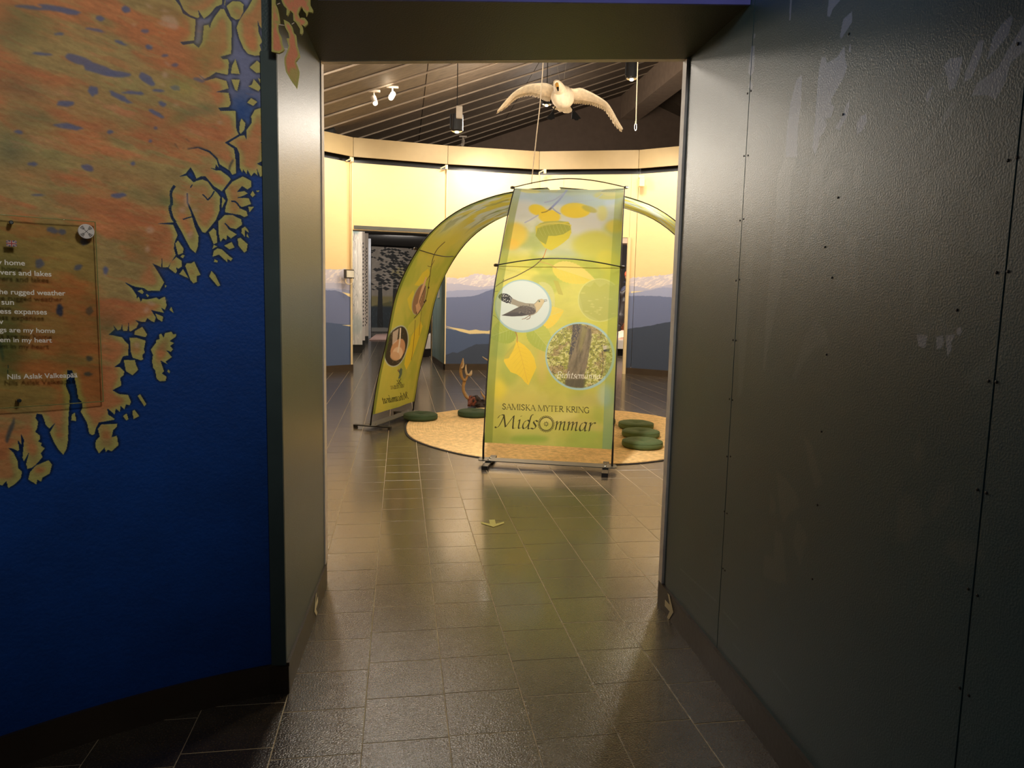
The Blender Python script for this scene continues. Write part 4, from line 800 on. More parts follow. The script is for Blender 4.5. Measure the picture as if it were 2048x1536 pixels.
# ================================================================ rooms beyond the doorways
GREY = mat('off_white_panel', (206, 196, 184), .6, var=.06)
MB().box((.5, 33.4, 2), (16, .1, 4)).build('wall_far', mat('dim_wall', (70, 76, 84), .7), kind='structure')
MB().box((.5, 24.3, 3.6), (16, 18.2, .06)).build('ceiling_far', mat('far_ceiling', (58, 56, 54), .8), kind='structure')
for x_ in (-6.4, 8.6): MB().box((x_, 24.3, 1.8), (.1, 18, 3.6)).build('wall_far_side', mat('dim_side', (96, 92, 86), .7), kind='structure')
def forest_canvas(name, dark, seed, W=300, H=520):
    c = Canvas(W, H, lambda x, y: (x, y), (150, 140, 128) if dark else (196, 186, 170)); r_ = np.random.RandomState(seed)
    n_ = noise(W, H, 30, 50, 0, seed); c.a *= (1+.2*(n_-.5))[..., None]
    if dark:
        c.poly([(0, H*.30), (W*.3, H*.36), (W*.7, H*.3), (W, H*.34), (W, 0), (0, 0)], (34, 46, 54), .95, 3)
        c.poly([(0, H*.42), (W, H*.42), (W, H*.3), (0, H*.3)], (130, 118, 58), .7, 6)
        c.ell(W*.5, H*.70, W*.2, H*.08, (172, 158, 92), .7, 4)
        for tx in (.13, .36, .80): c.poly([(W*(tx-.045), 20), (W*(tx+.05), 20), (W*(tx+.03), H*.62), (W*(tx-.02), H*.62)], (18, 20, 22), .95, .6)
        c.poly([(W*.2, 30), (W*.34, 22), (W*.9, 60), (W*.9, 0), (0, 0), (0, 30)], (140, 136, 128), .9, 2)
        for k in range(15):
            y = H*(.52+.033*k); cx = W*(.36+.06*math.sin(k*1.7)); wd = W*(.38-.012*k)*(1 if k < 8 else .9)
            for sgn in (-1, 1):
                c.line([(cx, y), (cx+sgn*wd*.45, y+8), (cx+sgn*wd, y-16)], 5, (176, 166, 156), .8, 1)
                for q_ in range(4):
                    if r_.rand() < .25: continue
                    t = (q_+.6+r_.uniform(-.2, .2))/4; z_ = r_.uniform(.8, 2.1); cx_0, y_0 = cx, y; c.poly([(cx+sgn*wd*t-12*z_, y-16*t*t-3), (cx+sgn*wd*t-4, y+6*z_-16*t*t), (cx+sgn*wd*t+14*z_, y-4-16*t*t), (cx+sgn*wd*t+2, y-9*z_-12*t*t), (cx+sgn*wd*t-8*z_, y-4-12*t*t)], (16, 18, 20), .93, .8)
                    continue
                    c.poly([(cx+sgn*wd*t-9, y+2-16*t*t), (cx+sgn*wd*t+3, y+7-16*t*t), (cx+sgn*wd*t+11, y-2-16*t*t), (cx+sgn*wd*t, y-10-14*t*t+r_.randn()*3)], (16, 18, 20), .92, .5)
        for k in range(60):
            x, y = r_.uniform(0, W), r_.uniform(H*.78, H); c.poly([(x-9, y), (x+r_.uniform(-3, 5), y+7), (x+12, y+r_.uniform(-4, 4)), (x, y-6)], (22, 22, 24), .9, .4)
        for k in range(80):
            x, y = r_.uniform(0, W), r_.uniform(40, H*.4); c.line([(x, y), (x+r_.uniform(-12, 12), y-r_.uniform(6, 26))], 1.6, (96, 112, 120), .6, 1, smooth=False)
    else:
        for k in range(9):
            x = r_.uniform(0, W); c.line([(x, 0), (x+r_.uniform(-20, 20), H*.5), (x+r_.uniform(-40, 40), H)], r_.uniform(2, 6), (92, 88, 84), .8, .6)
            for j in range(10):
                y = r_.uniform(H*.2, H*.95); s_ = r_.choice([-1, 1]); c.line([(x, y), (x+s_*r_.uniform(20, 60), y+r_.uniform(10, 60))], 2, (96, 92, 88), .8, .5, smooth=False)
        for k in range(40): x, y = r_.uniform(0, W), r_.uniform(0, H); c.ell(x, y, r_.uniform(6, 20), r_.uniform(3, 8), (226, 216, 202), .6, 2)
        c.ell(W*.4, H*.93, W*.4, 22, (70, 110, 108), .6, 6); c.ell(W*.4, H*.16, W*.6, 40, (150, 156, 146), .6, 10)
    return print_mat(name, c.image(name), .6)
F1 = forest_canvas('snow_branch_print', False, 3); F2 = forest_canvas('dark_forest_print', True, 5, 420, 620)
def birch_canvas():
    c = Canvas(120, 520, lambda x, y: (x, y), (206, 192, 178)); r_ = np.random.RandomState(9)
    for k in range(46):
        y = 60+k*8.5+r_.uniform(-3, 3); s_ = k % 2; x = 20+s_*50+r_.uniform(-6, 6); c.poly([(x-16, y), (x, y+6), (x+18, y+3), (x+12, y-4), (x-4, y-5)], (26, 26, 28), .9, .4)
    return print_mat('birch_print', c.image('birch_print'), .6)
F3 = birch_canvas()
def standing_panel(name, u0, u1, ybase, z1, mt, label, d=.06, dy=0., z0=.22, cat='mural panel'):
    """upright printed panel whose foot stands where the photo shows it"""
    a_ = on_z(u0, ybase)[:2]; c_ = on_z(u1, ybase+dy)[:2]; L = np.hypot(*(c_-a_)); e_ = (c_-a_)/L; n_ = np.array([-e_[1], e_[0]])*d
    o = empty(name, (a_[0], a_[1], 0), label, cat)
    b = MB(); b.add([(*a_, z0), (*c_, z0), (*c_, z1), (*a_, z1), (*(a_+n_), z0), (*(c_+n_), z0), (*(c_+n_), z1), (*(a_+n_), z1)], [(0, 1, 2, 3), (7, 6, 5, 4), (0, 4, 5, 1), (1, 5, 6, 2), (2, 6, 7, 3), (3, 7, 4, 0)], 0, [(0, 0), (1, 0), (1, 1), (0, 1)]*2)
    b.build('printed_face', mt, o)
    m_ = (a_+c_)/2+n_/2; b = MB(); b.box((m_[0], m_[1], z0/2), (L, d*.8, z0), rz=math.atan2(e_[1], e_[0])); b.build('plinth', BLACKM, o); return o
standing_panel('tree_mural_panel', 704, 725, 706, 3.45, F1, 'pale panel painted with bare snowy branches, nearest inside the left doorway', .5)
standing_panel('tree_mural_panel', 722, 730, 696, 3.45, F3, 'narrow pale panel with black birch marks behind the branch panel', .5)
standing_panel('tree_mural_panel', 729, 737, 686, 3.45, F3, 'farthest narrow birch-marked panel beside the grey post', .5)
standing_panel('tree_mural_panel', 743, 868, 665, 3.5, F2, 'large dark mural of a snow-laden spruce forest at the end of the far room', .1, z0=.04)
P_ = on_z(739, 676); MB().box((P_[0], P_[1], 1.75), (.1, .12, 3.5)).build('room_post', mat('post_grey', (150, 152, 156), .5), label='slim grey post between the birch panels and the dark forest mural', cat='post')
a_, c_ = on_z(738, 681), on_z(826, 681); b = MB(); P4 = [on_z(738, 681), on_z(800, 681), on_z(790, 668), on_z(752, 670)]; b.prism([(p[0], p[1], .012) for p in P4], (0, 0, .02)); b.build('floor_light_patch', mat('pink_light_patch', (214, 176, 164), .6), label='pinkish patch of light on the floor, laid as a thin sheet before the dark forest mural', cat='light patch')  # patch of light on the floor, made as a pink coloured sheet
# display case with hide chest on the right inside the left doorway
cs = empty('display_plinth', tuple(on_z(848, 712)), 'white display plinth with a black base inside the left doorway', 'plinth')
a_ = on_z(820, 712); c_ = on_z(867, 716); L = np.hypot(*(c_-a_)[:2]); an = math.atan2(c_[1]-a_[1], c_[0]-a_[0]); m_ = (a_+c_)/2
MB().box((m_[0], m_[1]+.55, .11), (L, 1.0, .2), rz=an).build('base', BLACKM, cs); MB().box((m_[0], m_[1]+.5, .38), (L+.1, 1.1, .34), rz=an).build('top', GREY, cs)
P_ = on_y(853, 616, m_[1]+.45); hc = empty('hide_chest', (P_[0], P_[1], .55), 'beige box on dark crossed wooden legs standing on the white plinth', 'chest')
MB().box((P_[0], P_[1], P_[2]), (.36, .3, .74), bev=.02).build('body', mat('beige_hide', (206, 180, 146), .6, var=.1), hc)
LG = mat('dark_wood_leg', (66, 54, 46), .6); z0_ = .555; z1_ = P_[2]-.37
for dx in (-.15, -.05, .05, .15): MB().tube([(P_[0]+dx, P_[1]-.1, z0_), (P_[0]+dx*.6+.04, P_[1]-.08, (z0_+z1_)/2), (P_[0]+dx, P_[1]-.1, z1_)], .016, 6).build('leg', LG, hc)
# teal return wall with small frame
a_ = np.array([.33, 15.0]); e_ = on_z(866, 722)[:2]
TL = mat('teal_wash', (126, 148, 142), .5, var=.18, scale=3, stretch=(1, 1, .3))
b = MB(); b.prism([(a_[0], a_[1], .12), (e_[0], e_[1], .12), (e_[0]-.02, e_[1]+.1, .12), (a_[0]+.1, a_[1]+.1, .12)], (0, 0, 2.7)); b.build('wall_return', TL, kind='structure')
b = MB(); b.prism([(a_[0]-.01, a_[1]-.01, 0), (e_[0]-.02, e_[1]-.01, 0), (e_[0]-.02, e_[1]+.12, 0), (a_[0]+.1, a_[1]+.12, 0)], (0, 0, .12)); b.build('baseboard_return', DARK, kind='structure')
d_ = (a_-e_)/np.hypot(*(a_-e_)); nn = np.array([d_[1], -d_[0]]); m_ = e_+(a_-e_)*.52+nn*.012; pf = empty('picture_frame', (m_[0], m_[1], 1.55), 'narrow pale framed notice on the teal wall beside the left doorway', 'picture')
MB().box((m_[0], m_[1], 1.72), (.22, .02, .46), rz=math.atan2(d_[1], d_[0])).build('frame', GREY, pf); MB().box((m_[0]+nn[0]*.012, m_[1]+nn[1]*.012, 1.72), (.15, .008, .38), rz=math.atan2(d_[1], d_[0])).build('print', mat('notice_grey', (140, 146, 146), .5), pf)
P_ = on_z(864, 716); MB().tube([(P_[0]-.02, P_[1], 0), (P_[0]-.02, P_[1], 2.75)], .022, 8).build('case_post', CHROME, label='slim shiny vertical post of the glass case beside the teal wall', cat='post')
P_ = on_z(858, 712); MB().tube([(P_[0]-.02, P_[1]+.3, 0), (P_[0]-.02, P_[1]+.3, 2.75)], .018, 8).build('case_post', BLACKM, label='slim black vertical post just behind the beige chest', cat='post')
# conduit and electric box on the left wall section
LW = lambda u, v: on_y(u, v, 14.38+.0*u)
cd = MB(); 
A1 = on_y(704.5, 322, 14.45); B1 = on_y(703.5, 537, 14.45)
cd.tube([tuple(A1), tuple(B1)], .016, 8); cd.build('conduit', PALE, label='pale cable conduit running up the wall edge beside the left doorway', cat='pipe')
P_ = on_y(698, 548, 14.32); eb = empty('electric_box', tuple(P_), 'small dark-framed electric box on the mural wall left of the doorway', 'electrical box')
MB().box(P_, (.20, .06, .17), rz=.73).build('housing', mat('box_dark', (58, 52, 48), .5), eb); MB().box(P_+np.array([.025, -.03, 0]), (.165, .02, .13), rz=.73).build('cover', mat('box_cover', (214, 206, 186), .4), eb)
for k_ in range(3): MB().box(P_+np.array([-.035+.055*k_, -.045+.04*k_, -.01]), (.022, .012, .045), rz=.73).build('switch', BLACKM, eb)
MB().tube(crom([P_+np.array([-.06, -.05, -.08]), P_+np.array([-.05, -.05, -.17]), P_+np.array([.0, -.03, -.2]), P_+np.array([.06, 0, -.17]), P_+np.array([.065, .01, -.08])], 5), .008, 6).build('cable', PALE, eb)
# ================================================================ BANNER STANDS
def resamp(prof, n):
    P = np.array(crom(prof, 12)); L = np.r_[0, np.cumsum(np.hypot(*np.diff(P, axis=0).T))]; t = np.linspace(0, L[-1], n)
    return np.interp(t, L, P[:, 0]), np.interp(t, L, P[:, 1]), L[-1]
class Strip:
    sh = np.zeros(3)
    def __init__(s, p0, t, d, W, prof, z_start, taper=0.):
        s.p0, s.t, s.d, s.W, s.taper = np.array(p0, float), np.array(t, float), np.array(d, float), W, taper
        s.ss, s.zz, s.L = resamp(prof, 64)
        s.v0 = float(np.interp(z_start, s.zz, np.linspace(0, 1, 64)))
    def pt(s, u, v, off=0.):
        k = v*63; S_ = np.interp(k, range(64), s.ss); Z_ = np.interp(k, range(64), s.zz)
        k2 = min(63, k+.5); k1 = max(0, k-.5); tx = np.interp(k2, range(64), s.ss)-np.interp(k1, range(64), s.ss); tz = np.interp(k2, range(64), s.zz)-np.interp(k1, range(64), s.zz); n = np.array([-tz, tx])/math.hypot(tx, tz)
        w_ = s.W*(1-s.taper*v); c = s.W/2+(u-.5)*w_
        q = s.p0+s.d*(S_+n[0]*off)+s.t*c
        f_ = v**3.5; return (q[0]+s.sh[0]*f_, q[1]+s.sh[1]*f_, Z_+n[1]*off+s.sh[2]*f_)
    def prep(s):
        s.tab = [(vv, np.array(proj(s.pt(0, vv))), np.array(proj(s.pt(1, vv)))) for vv in np.linspace(s.v0, 1, 60)]; s.TL = np.array([q[1] for q in s.tab]); s.TR = np.array([q[2] for q in s.tab])
    def inv(s, x, y):
        p = np.array([x, y]); best = None; prev = None
        E_ = s.TR-s.TL; D = (E_[:, 0]*(p[1]-s.TL[:, 1])-E_[:, 1]*(p[0]-s.TL[:, 0]))/np.hypot(E_[:, 0], E_[:, 1])
        for i in range(len(D)-1):
            if (D[i] >= 0) != (D[i+1] >= 0) or i == len(D)-2:
                k = D[i]/(D[i]-D[i+1]) if D[i] != D[i+1] else 0
                if i == len(D)-2 and (D[i] >= 0) == (D[i+1] >= 0): k = min(3, max(1, k)) if abs(D[i+1]) < abs(D[i]) else -1; 
                if k < 0: i = 0; k = D[0]/(D[0]-D[1])
                vv = s.tab[i][0]+(s.tab[i+1][0]-s.tab[i][0])*k; L_ = s.tab[i][1]+(s.tab[i+1][1]-s.tab[i][1])*k; R_ = s.tab[i][2]+(s.tab[i+1][2]-s.tab[i][2])*k; e = R_-L_
                return e.dot(p-L_)/e.dot(e), vv
nrmz = lambda a: np.array(a, float)/np.hypot(*a)
dF = nrmz((.27, .96)); FR_ = Strip((.515, 6.374), (dF[1], -dF[0]), dF, 1.15, [(0, .06), (0, .2), (.1, .76), (.27, 1.3), (.39, 1.6), (.62, 1.87), (1.0, 2.29), (1.28, 2.54), (1.45, 2.67)], .2)
dL = np.array([.921, -.389]); LF_ = Strip((-.639, 8.102), (.389, .921), dL, 1.15, [(0, .06), (.02, .17), (.09, .57), (.2, 1.02), (.3, 1.5), (.47, 1.87), (.7, 2.18), (1.0, 2.4), (1.35, 2.53), (1.7, 2.59), (1.95, 2.60)], .17)
an_ = math.radians(-15); dd_ = np.array([math.cos(an_), math.sin(an_)]); tt_ = np.array([-dd_[1], dd_[0]]); O_ = np.array([1.42, 7.86]); ft = O_+dd_*2.1-tt_*.46
RT_ = Strip(ft+tt_*.92, -tt_, -dd_, .92, [(0, .06), (.02, .17), (.09, .57), (.2, 1.02), (.32, 1.5), (.5, 1.87), (.74, 2.18), (1.05, 2.42), (1.4, 2.55), (1.75, 2.61), (2.1, 2.64)], .17)
LF_.sh = np.array([.1, .40, .085]); RT_.sh = np.array([.1, .40, .065])
for s_ in (FR_, LF_): s_.prep()
# ---- print of the front banner
BW, BH = 780, 2100
def fmap(u, v): a, b_ = FR_.inv(u, v); return a*BW, (b_-FR_.v0)/(1-FR_.v0)*BH
cf = Canvas(BW, BH, fmap, (196, 190, 78))
def vfrom(y): return fmap(1100, y)[1]
gy = np.arange(BH); keys = [(372, (196, 208, 206)), (395, (206, 214, 206)), (440, (216, 220, 190)), (490, (206, 208, 150)), (520, (214, 204, 84)), (570, (208, 200, 92)), (640, (196, 194, 70)), (720, (196, 188, 74)), (760, (188, 184, 70)), (800, (196, 186, 82)), (850, (188, 184, 74)), (895, (176, 182, 80))]
kv = [(vfrom(y), c) for y, c in keys]; kv.sort(key=lambda q_: q_[0])
cf.a = np.stack([np.interp(gy, [q_[0] for q_ in kv], [q_[1][i]/255 for q_ in kv]) for i in range(3)], -1)[:, None, :]*np.ones((1, BW, 1))
N1 = noise(BW, BH, 260, 300, .4, 51); N2 = noise(BW, BH, 90, 60, .2, 52)
cf.blend(sm(N1, .52, .7)*.5, (150, 168, 62)); cf.blend(sm(N1, .5, .3)*.35, (220, 206, 110)); cf.a *= (1+.10*(N2-.5))[..., None]
for (x, y, rx, ry, ro, c, a, bl) in [(1090, 395, 60, 12, 0, (170, 196, 214), .8, 14), (1180, 400, 60, 14, 0, (176, 198, 216), .7, 14), (1210, 430, 40, 20, 0, (190, 200, 190), .8, 12), (1050, 420, 30, 22, 0, (206, 210, 206), .7, 12), (1130, 505, 60, 10, 0, (196, 204, 180), .6, 14), (1170, 440, 40, 30, 0, (214, 214, 204), .8, 14),
      (1060, 381, 22, 4, 0, (232, 214, 70), .95, 3), (1108, 379, 9, 3, 0, (222, 214, 110), .8, 3), (1222, 388, 34, 9, 0, (206, 196, 84), .9, 6), (1076, 418, 18, 11, 10, (236, 206, 52), .95, 4), (1100, 430, 22, 14, 0, (240, 208, 56), .95, 4), (1152, 418, 30, 15, 4, (240, 210, 58), .95, 4), (1180, 416, 16, 6, 20, (184, 178, 82), .8, 4),
      (1030, 468, 26, 24, 0, (236, 204, 74), .9, 10), (1022, 488, 18, 12, 0, (240, 194, 70), .8, 8), (1006, 460, 10, 40, 0, (150, 160, 70), .7, 10), (1188, 488, 42, 28, 0, (206, 202, 82), .9, 14), (1230, 452, 18, 14, 0, (222, 204, 72), .8, 8), (1205, 425, 10, 16, 0, (212, 206, 110), .7, 6),
      (1010, 545, 26, 16, 0, (222, 208, 96), .6, 8), (1090, 560, 26, 14, 0, (168, 176, 84), .6, 8), (1215, 520, 22, 20, 0, (222, 208, 70), .6, 10), (1225, 560, 16, 40, 0, (190, 190, 60), .5, 10), (1000, 690, 16, 30, 0, (140, 160, 70), .6, 12), (1000, 780, 14, 24, 0, (236, 212, 60), .8, 12), (1040, 800, 40, 16, 0, (206, 190, 84), .7, 14), (1085, 730, 10, 40, 0, (208, 180, 90), .6, 10), (1180, 800, 40, 12, 0, (190, 176, 90), .7, 12), (1210, 790, 14, 24, 0, (176, 192, 150), .8, 10), (1120, 835, 40, 9, -10, (216, 204, 110), .8, 8), (1170, 850, 40, 10, 10, (200, 180, 96), .7, 8), (1060, 878, 40, 8, 0, (140, 168, 60), .8, 8), (1170, 872, 30, 8, 0, (162, 176, 70), .8, 8), (1020, 740, 20, 30, 0, (160, 172, 66), .6, 12)]:
    cf.ell(x, y, rx, ry, c, a, bl*1.6, ro)
for pts, wd, c in (([(1135, 378), (1122, 394), (1112, 404), (1104, 412), (1100, 416)], 3.6, (140, 152, 200)), ([(1128, 384), (1110, 396), (1090, 402)], 2.4, (160, 166, 196)), ([(1104, 410), (1112, 418), (1122, 424)], 2, (150, 160, 200)), ([(1104, 412), (1094, 420), (1084, 423)], 1.6, (130, 110, 60)), ([(1078, 428), (1062, 438), (1050, 444)], 2, (176, 178, 200)), ([(1212, 380), (1190, 396), (1150, 402)], 1.5, (176, 186, 190))): cf.line(pts, wd, c, .85, 1.5)
def leaf(cx, cy, L, W_, rot, c1, c2_, al=.92, bl=.6, teeth=14, vein=(214, 206, 110)):
    R = math.radians(rot); c_, s_ = math.cos(R), math.sin(R); f = lambda x, y: (cx+x*c_-y*s_, cy+x*s_+y*c_)
    def half(sg):
        out = []
        for i in range(teeth*2+1):
            t = i/(teeth*2); w = W_/2*math.sin(math.pi*t**.72)**.85*(1 if i % 2 else .93); out.append((L*(t-.5), sg*w))
        return out
    a_ = half(-1); b_ = half(1)
    cf.poly([f(*p) for p in a_+b_[::-1]], c1, al, bl); cf.poly([f(*p) for p in a_]+[f(L*.5, 0), f(-L*.5, 0)], c2_, al*.8, 1.5)
    cf.line([f(-L*.5, 0), f(L*.46, 0)], .8, vein, .8, .5, smooth=False)
    for t in np.linspace(-.36, .3, 7):
        for sg in (-1, 1): cf.line([f(L*t, 0), f(L*(t+.13), sg*W_*.34*math.sin(math.pi*(t+.58)))], .5, vein, .6, .5, smooth=False)
leaf(1150, 548, 92, 44, 18, (222, 200, 78), (226, 206, 110), .9); leaf(1095, 590, 60, 34, 60, (196, 194, 110), (206, 200, 130), .6); cf.poly([(1108, 560), (1118, 562), (1128, 590), (1118, 588)], (180, 168, 70), .8, 1)
leaf(1098, 632, 66, 48, -20, (232, 200, 64), (222, 198, 80), .95); leaf(1084, 678, 76, 46, 50, (164, 176, 66), (186, 190, 76), .9, vein=(196, 198, 110)); leaf(1006, 664, 60, 52, 160, (162, 174, 62), (150, 166, 60), .85, vein=(190, 196, 110)); leaf(1024, 548, 44, 26, -25, (208, 200, 100), (200, 196, 96), .6)
leaf(1228, 384, 52, 14, 5, (226, 206, 90), (120, 130, 76), .85)
cf.poly([(1034, 680), (1050, 690), (1062, 702), (1070, 716), (1074, 734), (1069, 746), (1063, 758), (1058, 770), (1050, 763), (1044, 755), (1034, 748), (1022, 744), (1014, 733), (1008, 722), (1010, 712), (1018, 704), (1028, 694)], (236, 200, 50), .97, .5)
cf.poly([(1033, 684), (1027, 700), (1018, 716), (1009, 718), (1010, 708), (1018, 698)], (176, 172, 70), .8, 2)
for t in np.linspace(.12, .8, 7):
    x0, y0 = 1035+20*t, 684+74*t; cf.line([(x0, y0), (x0-20*(1-t*.6), y0+18)], .6, (220, 184, 52), .8, .5, smooth=False); cf.line([(x0, y0), (x0+18*(1-t*.7), y0+6)], .6, (220, 184, 52), .8, .5, smooth=False)
cf.line([(1035, 684), (1044, 715), (1056, 764)], .9, (220, 176, 56), .9, .5); cf.line([(1031, 662), (1035, 672), (1035, 684)], 1.3, (170, 90, 60), .9, .3)
# heart-shaped leaf near the top
cf.poly([(1072, 452), (1082, 444), (1100, 440), (1126, 440), (1138, 440), (1143, 448), (1144, 462), (1139, 474), (1128, 484), (1116, 493), (1104, 500), (1090, 494), (1080, 480), (1073, 470)], (216, 200, 60), .97, .6)
cf.poly([(1072, 470), (1076, 455), (1090, 450), (1120, 444), (1140, 443), (1143, 456), (1128, 466), (1112, 470), (1098, 470), (1093, 488), (1080, 480)], (158, 162, 66), .92, 1); cf.poly([(1072, 452), (1090, 441), (1120, 438), (1136, 440), (1110, 445), (1086, 451)], (176, 176, 90), .85, 1)
for k in range(9): x = 1078+7.3*k; cf.line([(x+8, 470-k*.8), (x+2, 458-k), (x, 450-k)], .7, (190, 190, 96), .7, .4)
for k in range(26): t = k/25; x = 1073+70*t; cf.ell(x, 452-9*math.sin(t*2.6), 1.3, 1.6, (222, 206, 90), .8, .4)
for pts, wd, c in (([(984, 578), (1000, 567), (1012, 561), (1032, 553), (1050, 543), (1068, 532), (1080, 522), (1088, 514)], 1.8, (92, 72, 46)), ([(1088, 514), (1091, 506), (1094, 497)], 1.4, (206, 120, 60)), ([(984, 584), (996, 582)], 1.2, (96, 84, 50)), ([(1004, 566), (1008, 559)], 1.4, (92, 72, 46)), ([(1080, 522), (1100, 528), (1114, 536)], 1, (206, 140, 90)), ([(986, 630), (992, 634), (998, 640)], 1, (86, 100, 46))): cf.line(pts, wd, c, .9, .4)
# ghosted round, two picture rounds
cf.ell(1200, 600, 43, 44, (206, 206, 120), .7, 1.5); cf.ell(1200, 600, 41, 42, (184, 184, 92), .95, 1.2); cf.poly([(1160, 590), (1170, 571), (1182, 574), (1190, 563), (1200, 574), (1214, 566), (1222, 573), (1240, 566), (1243, 600), (1235, 632), (1200, 642), (1168, 624)], (176, 176, 80), .85, 1.5)
for k in range(24): cf.ell(1165+rs.rand()*66, 585+rs.rand()*44, rs.uniform(1, 5), 1, (204, 200, 110), .6, 1.5)
cf.ell(1047, 612, 58, 53, (160, 188, 186), .97, .6); cf.ell(1046, 611, 54.5, 49.5, (208, 218, 206), 1, .6, n=60)
bq = lambda t: [(980+float(a.split(',')[0])/5.908, 540+float(a.split(',')[1])/5.908) for a in t.split()]
cf.poly(bq('100,320 108,295 140,276 200,282 240,305 280,340 345,370 430,392 530,398 555,375 575,350 620,338 650,352 655,372 640,392 620,430 590,470 560,505 520,530 480,540 440,520 400,480 350,440 300,415 250,400 200,390 150,368'), (150, 140, 118), .97, .4)
cf.poly(bq('560,380 600,345 635,340 652,360 640,392 615,435 580,480 550,505 552,450 530,410'), (206, 186, 138), .95, .8)
cf.poly(bq('98,318 108,293 140,275 200,281 240,303 268,335 250,398 200,392 150,368 118,348'), (38, 36, 36), .95, .5)
for k in range(60): x, y = rs.uniform(110, 265), rs.uniform(285, 392); cf.ell(980+x/5.908, 540+(y+.28*(x-180)*(.2))/5.908, .9, .55, (224, 222, 206), .95, .2, rot=40) if (y < 300+.9*(x-60) and y > 232+.35*x-10) else None
cf.poly(bq('138,535 220,498 300,458 350,436 400,420 470,430 540,455 552,490 530,515 470,532 380,545 260,548'), (88, 80, 72), .97, .4); cf.poly(bq('138,535 260,500 380,500 440,528 300,545'), (66, 62, 60), .9, .8)
for k in range(50): x, y = rs.uniform(340, 540), rs.uniform(405, 510); cf.ell(980+x/5.908, 540+y/5.908, 1.2, .6, (150, 138, 116) if k % 2 else (70, 62, 56), .7, .3)
for k in range(9): cf.line(bq('%d,%d %d,%d' % (190+28*k, 520-14*k*.8, 330+24*k, 520-10*k)), .5, (120, 112, 100), .6, .2, smooth=False)
cf.line(bq('480,535 440,560 420,575'), 1.2, (120, 80, 50), .9); cf.line(bq('485,540 475,570 440,585'), 1.2, (120, 80, 50), .9); cf.line(bq('420,572 385,582'), 1, (120, 80, 50), .9)
cf.line(bq('650,352 682,348'), .9, (96, 84, 60), .95); cf.line(bq('650,368 684,362'), .9, (96, 84, 60), .95); cf.ell(980+592/5.908, 540+368/5.908, 1.7, 1.9, (110, 130, 96), .95); cf.ell(980+592/5.908, 540+368/5.908, .8, .9, (40, 40, 40), 1)
cf.ell(1161, 712, 69, 68, (160, 192, 186), .97, .6, n=60)
M_, _ = cf.mask([(1160+65*math.cos(t), 711.5+64*math.sin(t)) for t in np.linspace(0, 2*math.pi, 60, endpoint=False)])
g1 = noise(BW, BH, 14, 12, 0, 61); g2 = noise(BW, BH, 5, 5, 0, 62, 2); g3 = noise(BW, BH, 70, 60, 0, 63)
fz = c2((150, 148, 60))*(1-sm(g1, .42, .62))[..., None]+c2((206, 200, 116))*sm(g1, .42, .62)[..., None]
fz = fz*(1-.6*sm(g3, .55, .68)[..., None])+c2((150, 116, 84))*.6*sm(g3, .55, .68)[..., None]; fz = fz*(1-.8*sm(g2, .62, .74)[..., None])+c2((70, 66, 44))*.8*sm(g2, .62, .74)[..., None]
cf.blend(M_, None, .98, fz)
tk = bq('990,640 1070,640 1200,700 1210,800 1180,960 1150,1120 1120,1260 1105,1390 900,1370 930,1120 960,900'); T_, _ = cf.mask(tk); T_ = T_*M_
tg = c2((112, 98, 76))*(1+.7*(noise(BW, BH, 10, 60, -.15, 64)-.5))[..., None]; cf.blend(blur(T_, 3), None, .92, tg)
T_, _ = cf.mask(bq('985,640 1080,640 1060,760 1010,900 960,1040 940,1000 965,860')); cf.blend(blur(T_*M_, 2)*sm(g2, .40, .58), (66, 64, 66), .9); T_, _ = cf.mask(bq('1100,660 1160,700 1110,860 1080,980 1060,900')); cf.blend(blur(T_*M_, 6), (150, 140, 80), .7)
T_, _ = cf.mask(bq('890,1290 1140,1290 1120,1400 900,1390')); cf.blend(blur(T_*M_, 3), (78, 72, 50), .7); cf.poly(bq('1335,900 1400,888 1412,925 1345,945'), (196, 186, 160), .9, .5); cf.poly(bq('1340,945 1415,928 1412,965 1350,965'), (52, 50, 46), .9, .5); cf.line(bq('1330,960 1340,1100 1320,1270'), 1.2, (84, 74, 52), .9)
INK = (52, 50, 24)
write_pen(cf, 'Biehtsem\u00e1nno', (1115, 755), (1200, 758), 8.4, (250, 246, 226), nibw=.17, al=1)
write_cap(cf, 'SAMISKA MYTER KRING', (1005, 818.5), (1180, 826), 11.2, INK)
hole = write_pen(cf, 'Mids@mmar', (997, 855.5), (1189, 863), 17.5, INK, reserve=1.72, nibw=.2)
hx_, hy_ = float(hole[0])+1.5, 848.0
for k in range(30):
    a = k/30*2*math.pi; r0, r1 = 12.8, 16.6; cf.line([(hx_+r0*math.cos(a), hy_+r0*math.sin(a)), (hx_+r1*math.cos(a+.22), hy_+r1*math.sin(a+.22))], 1.3, INK, .95, smooth=False)
    cf.line([(hx_+12.8*math.cos(a), hy_+12.8*math.sin(a)), (hx_+12.8*math.cos(a+.22), hy_+12.8*math.sin(a+.22))], .9, INK, .95, smooth=False)
for k in range(8): a = k*math.pi/4; cf.line([(hx_+2.4*math.cos(a), hy_+2.4*math.sin(a)), (hx_+5.2*math.cos(a), hy_+5.2*math.sin(a))], .9, INK, .95, smooth=False)
for k in range(12): a = k*math.pi/6; cf.line([(hx_+3*math.cos(a), hy_+3*math.sin(a)), (hx_+3*math.cos(a+.55), hy_+3*math.sin(a+.55))], .7, INK, .95, smooth=False)
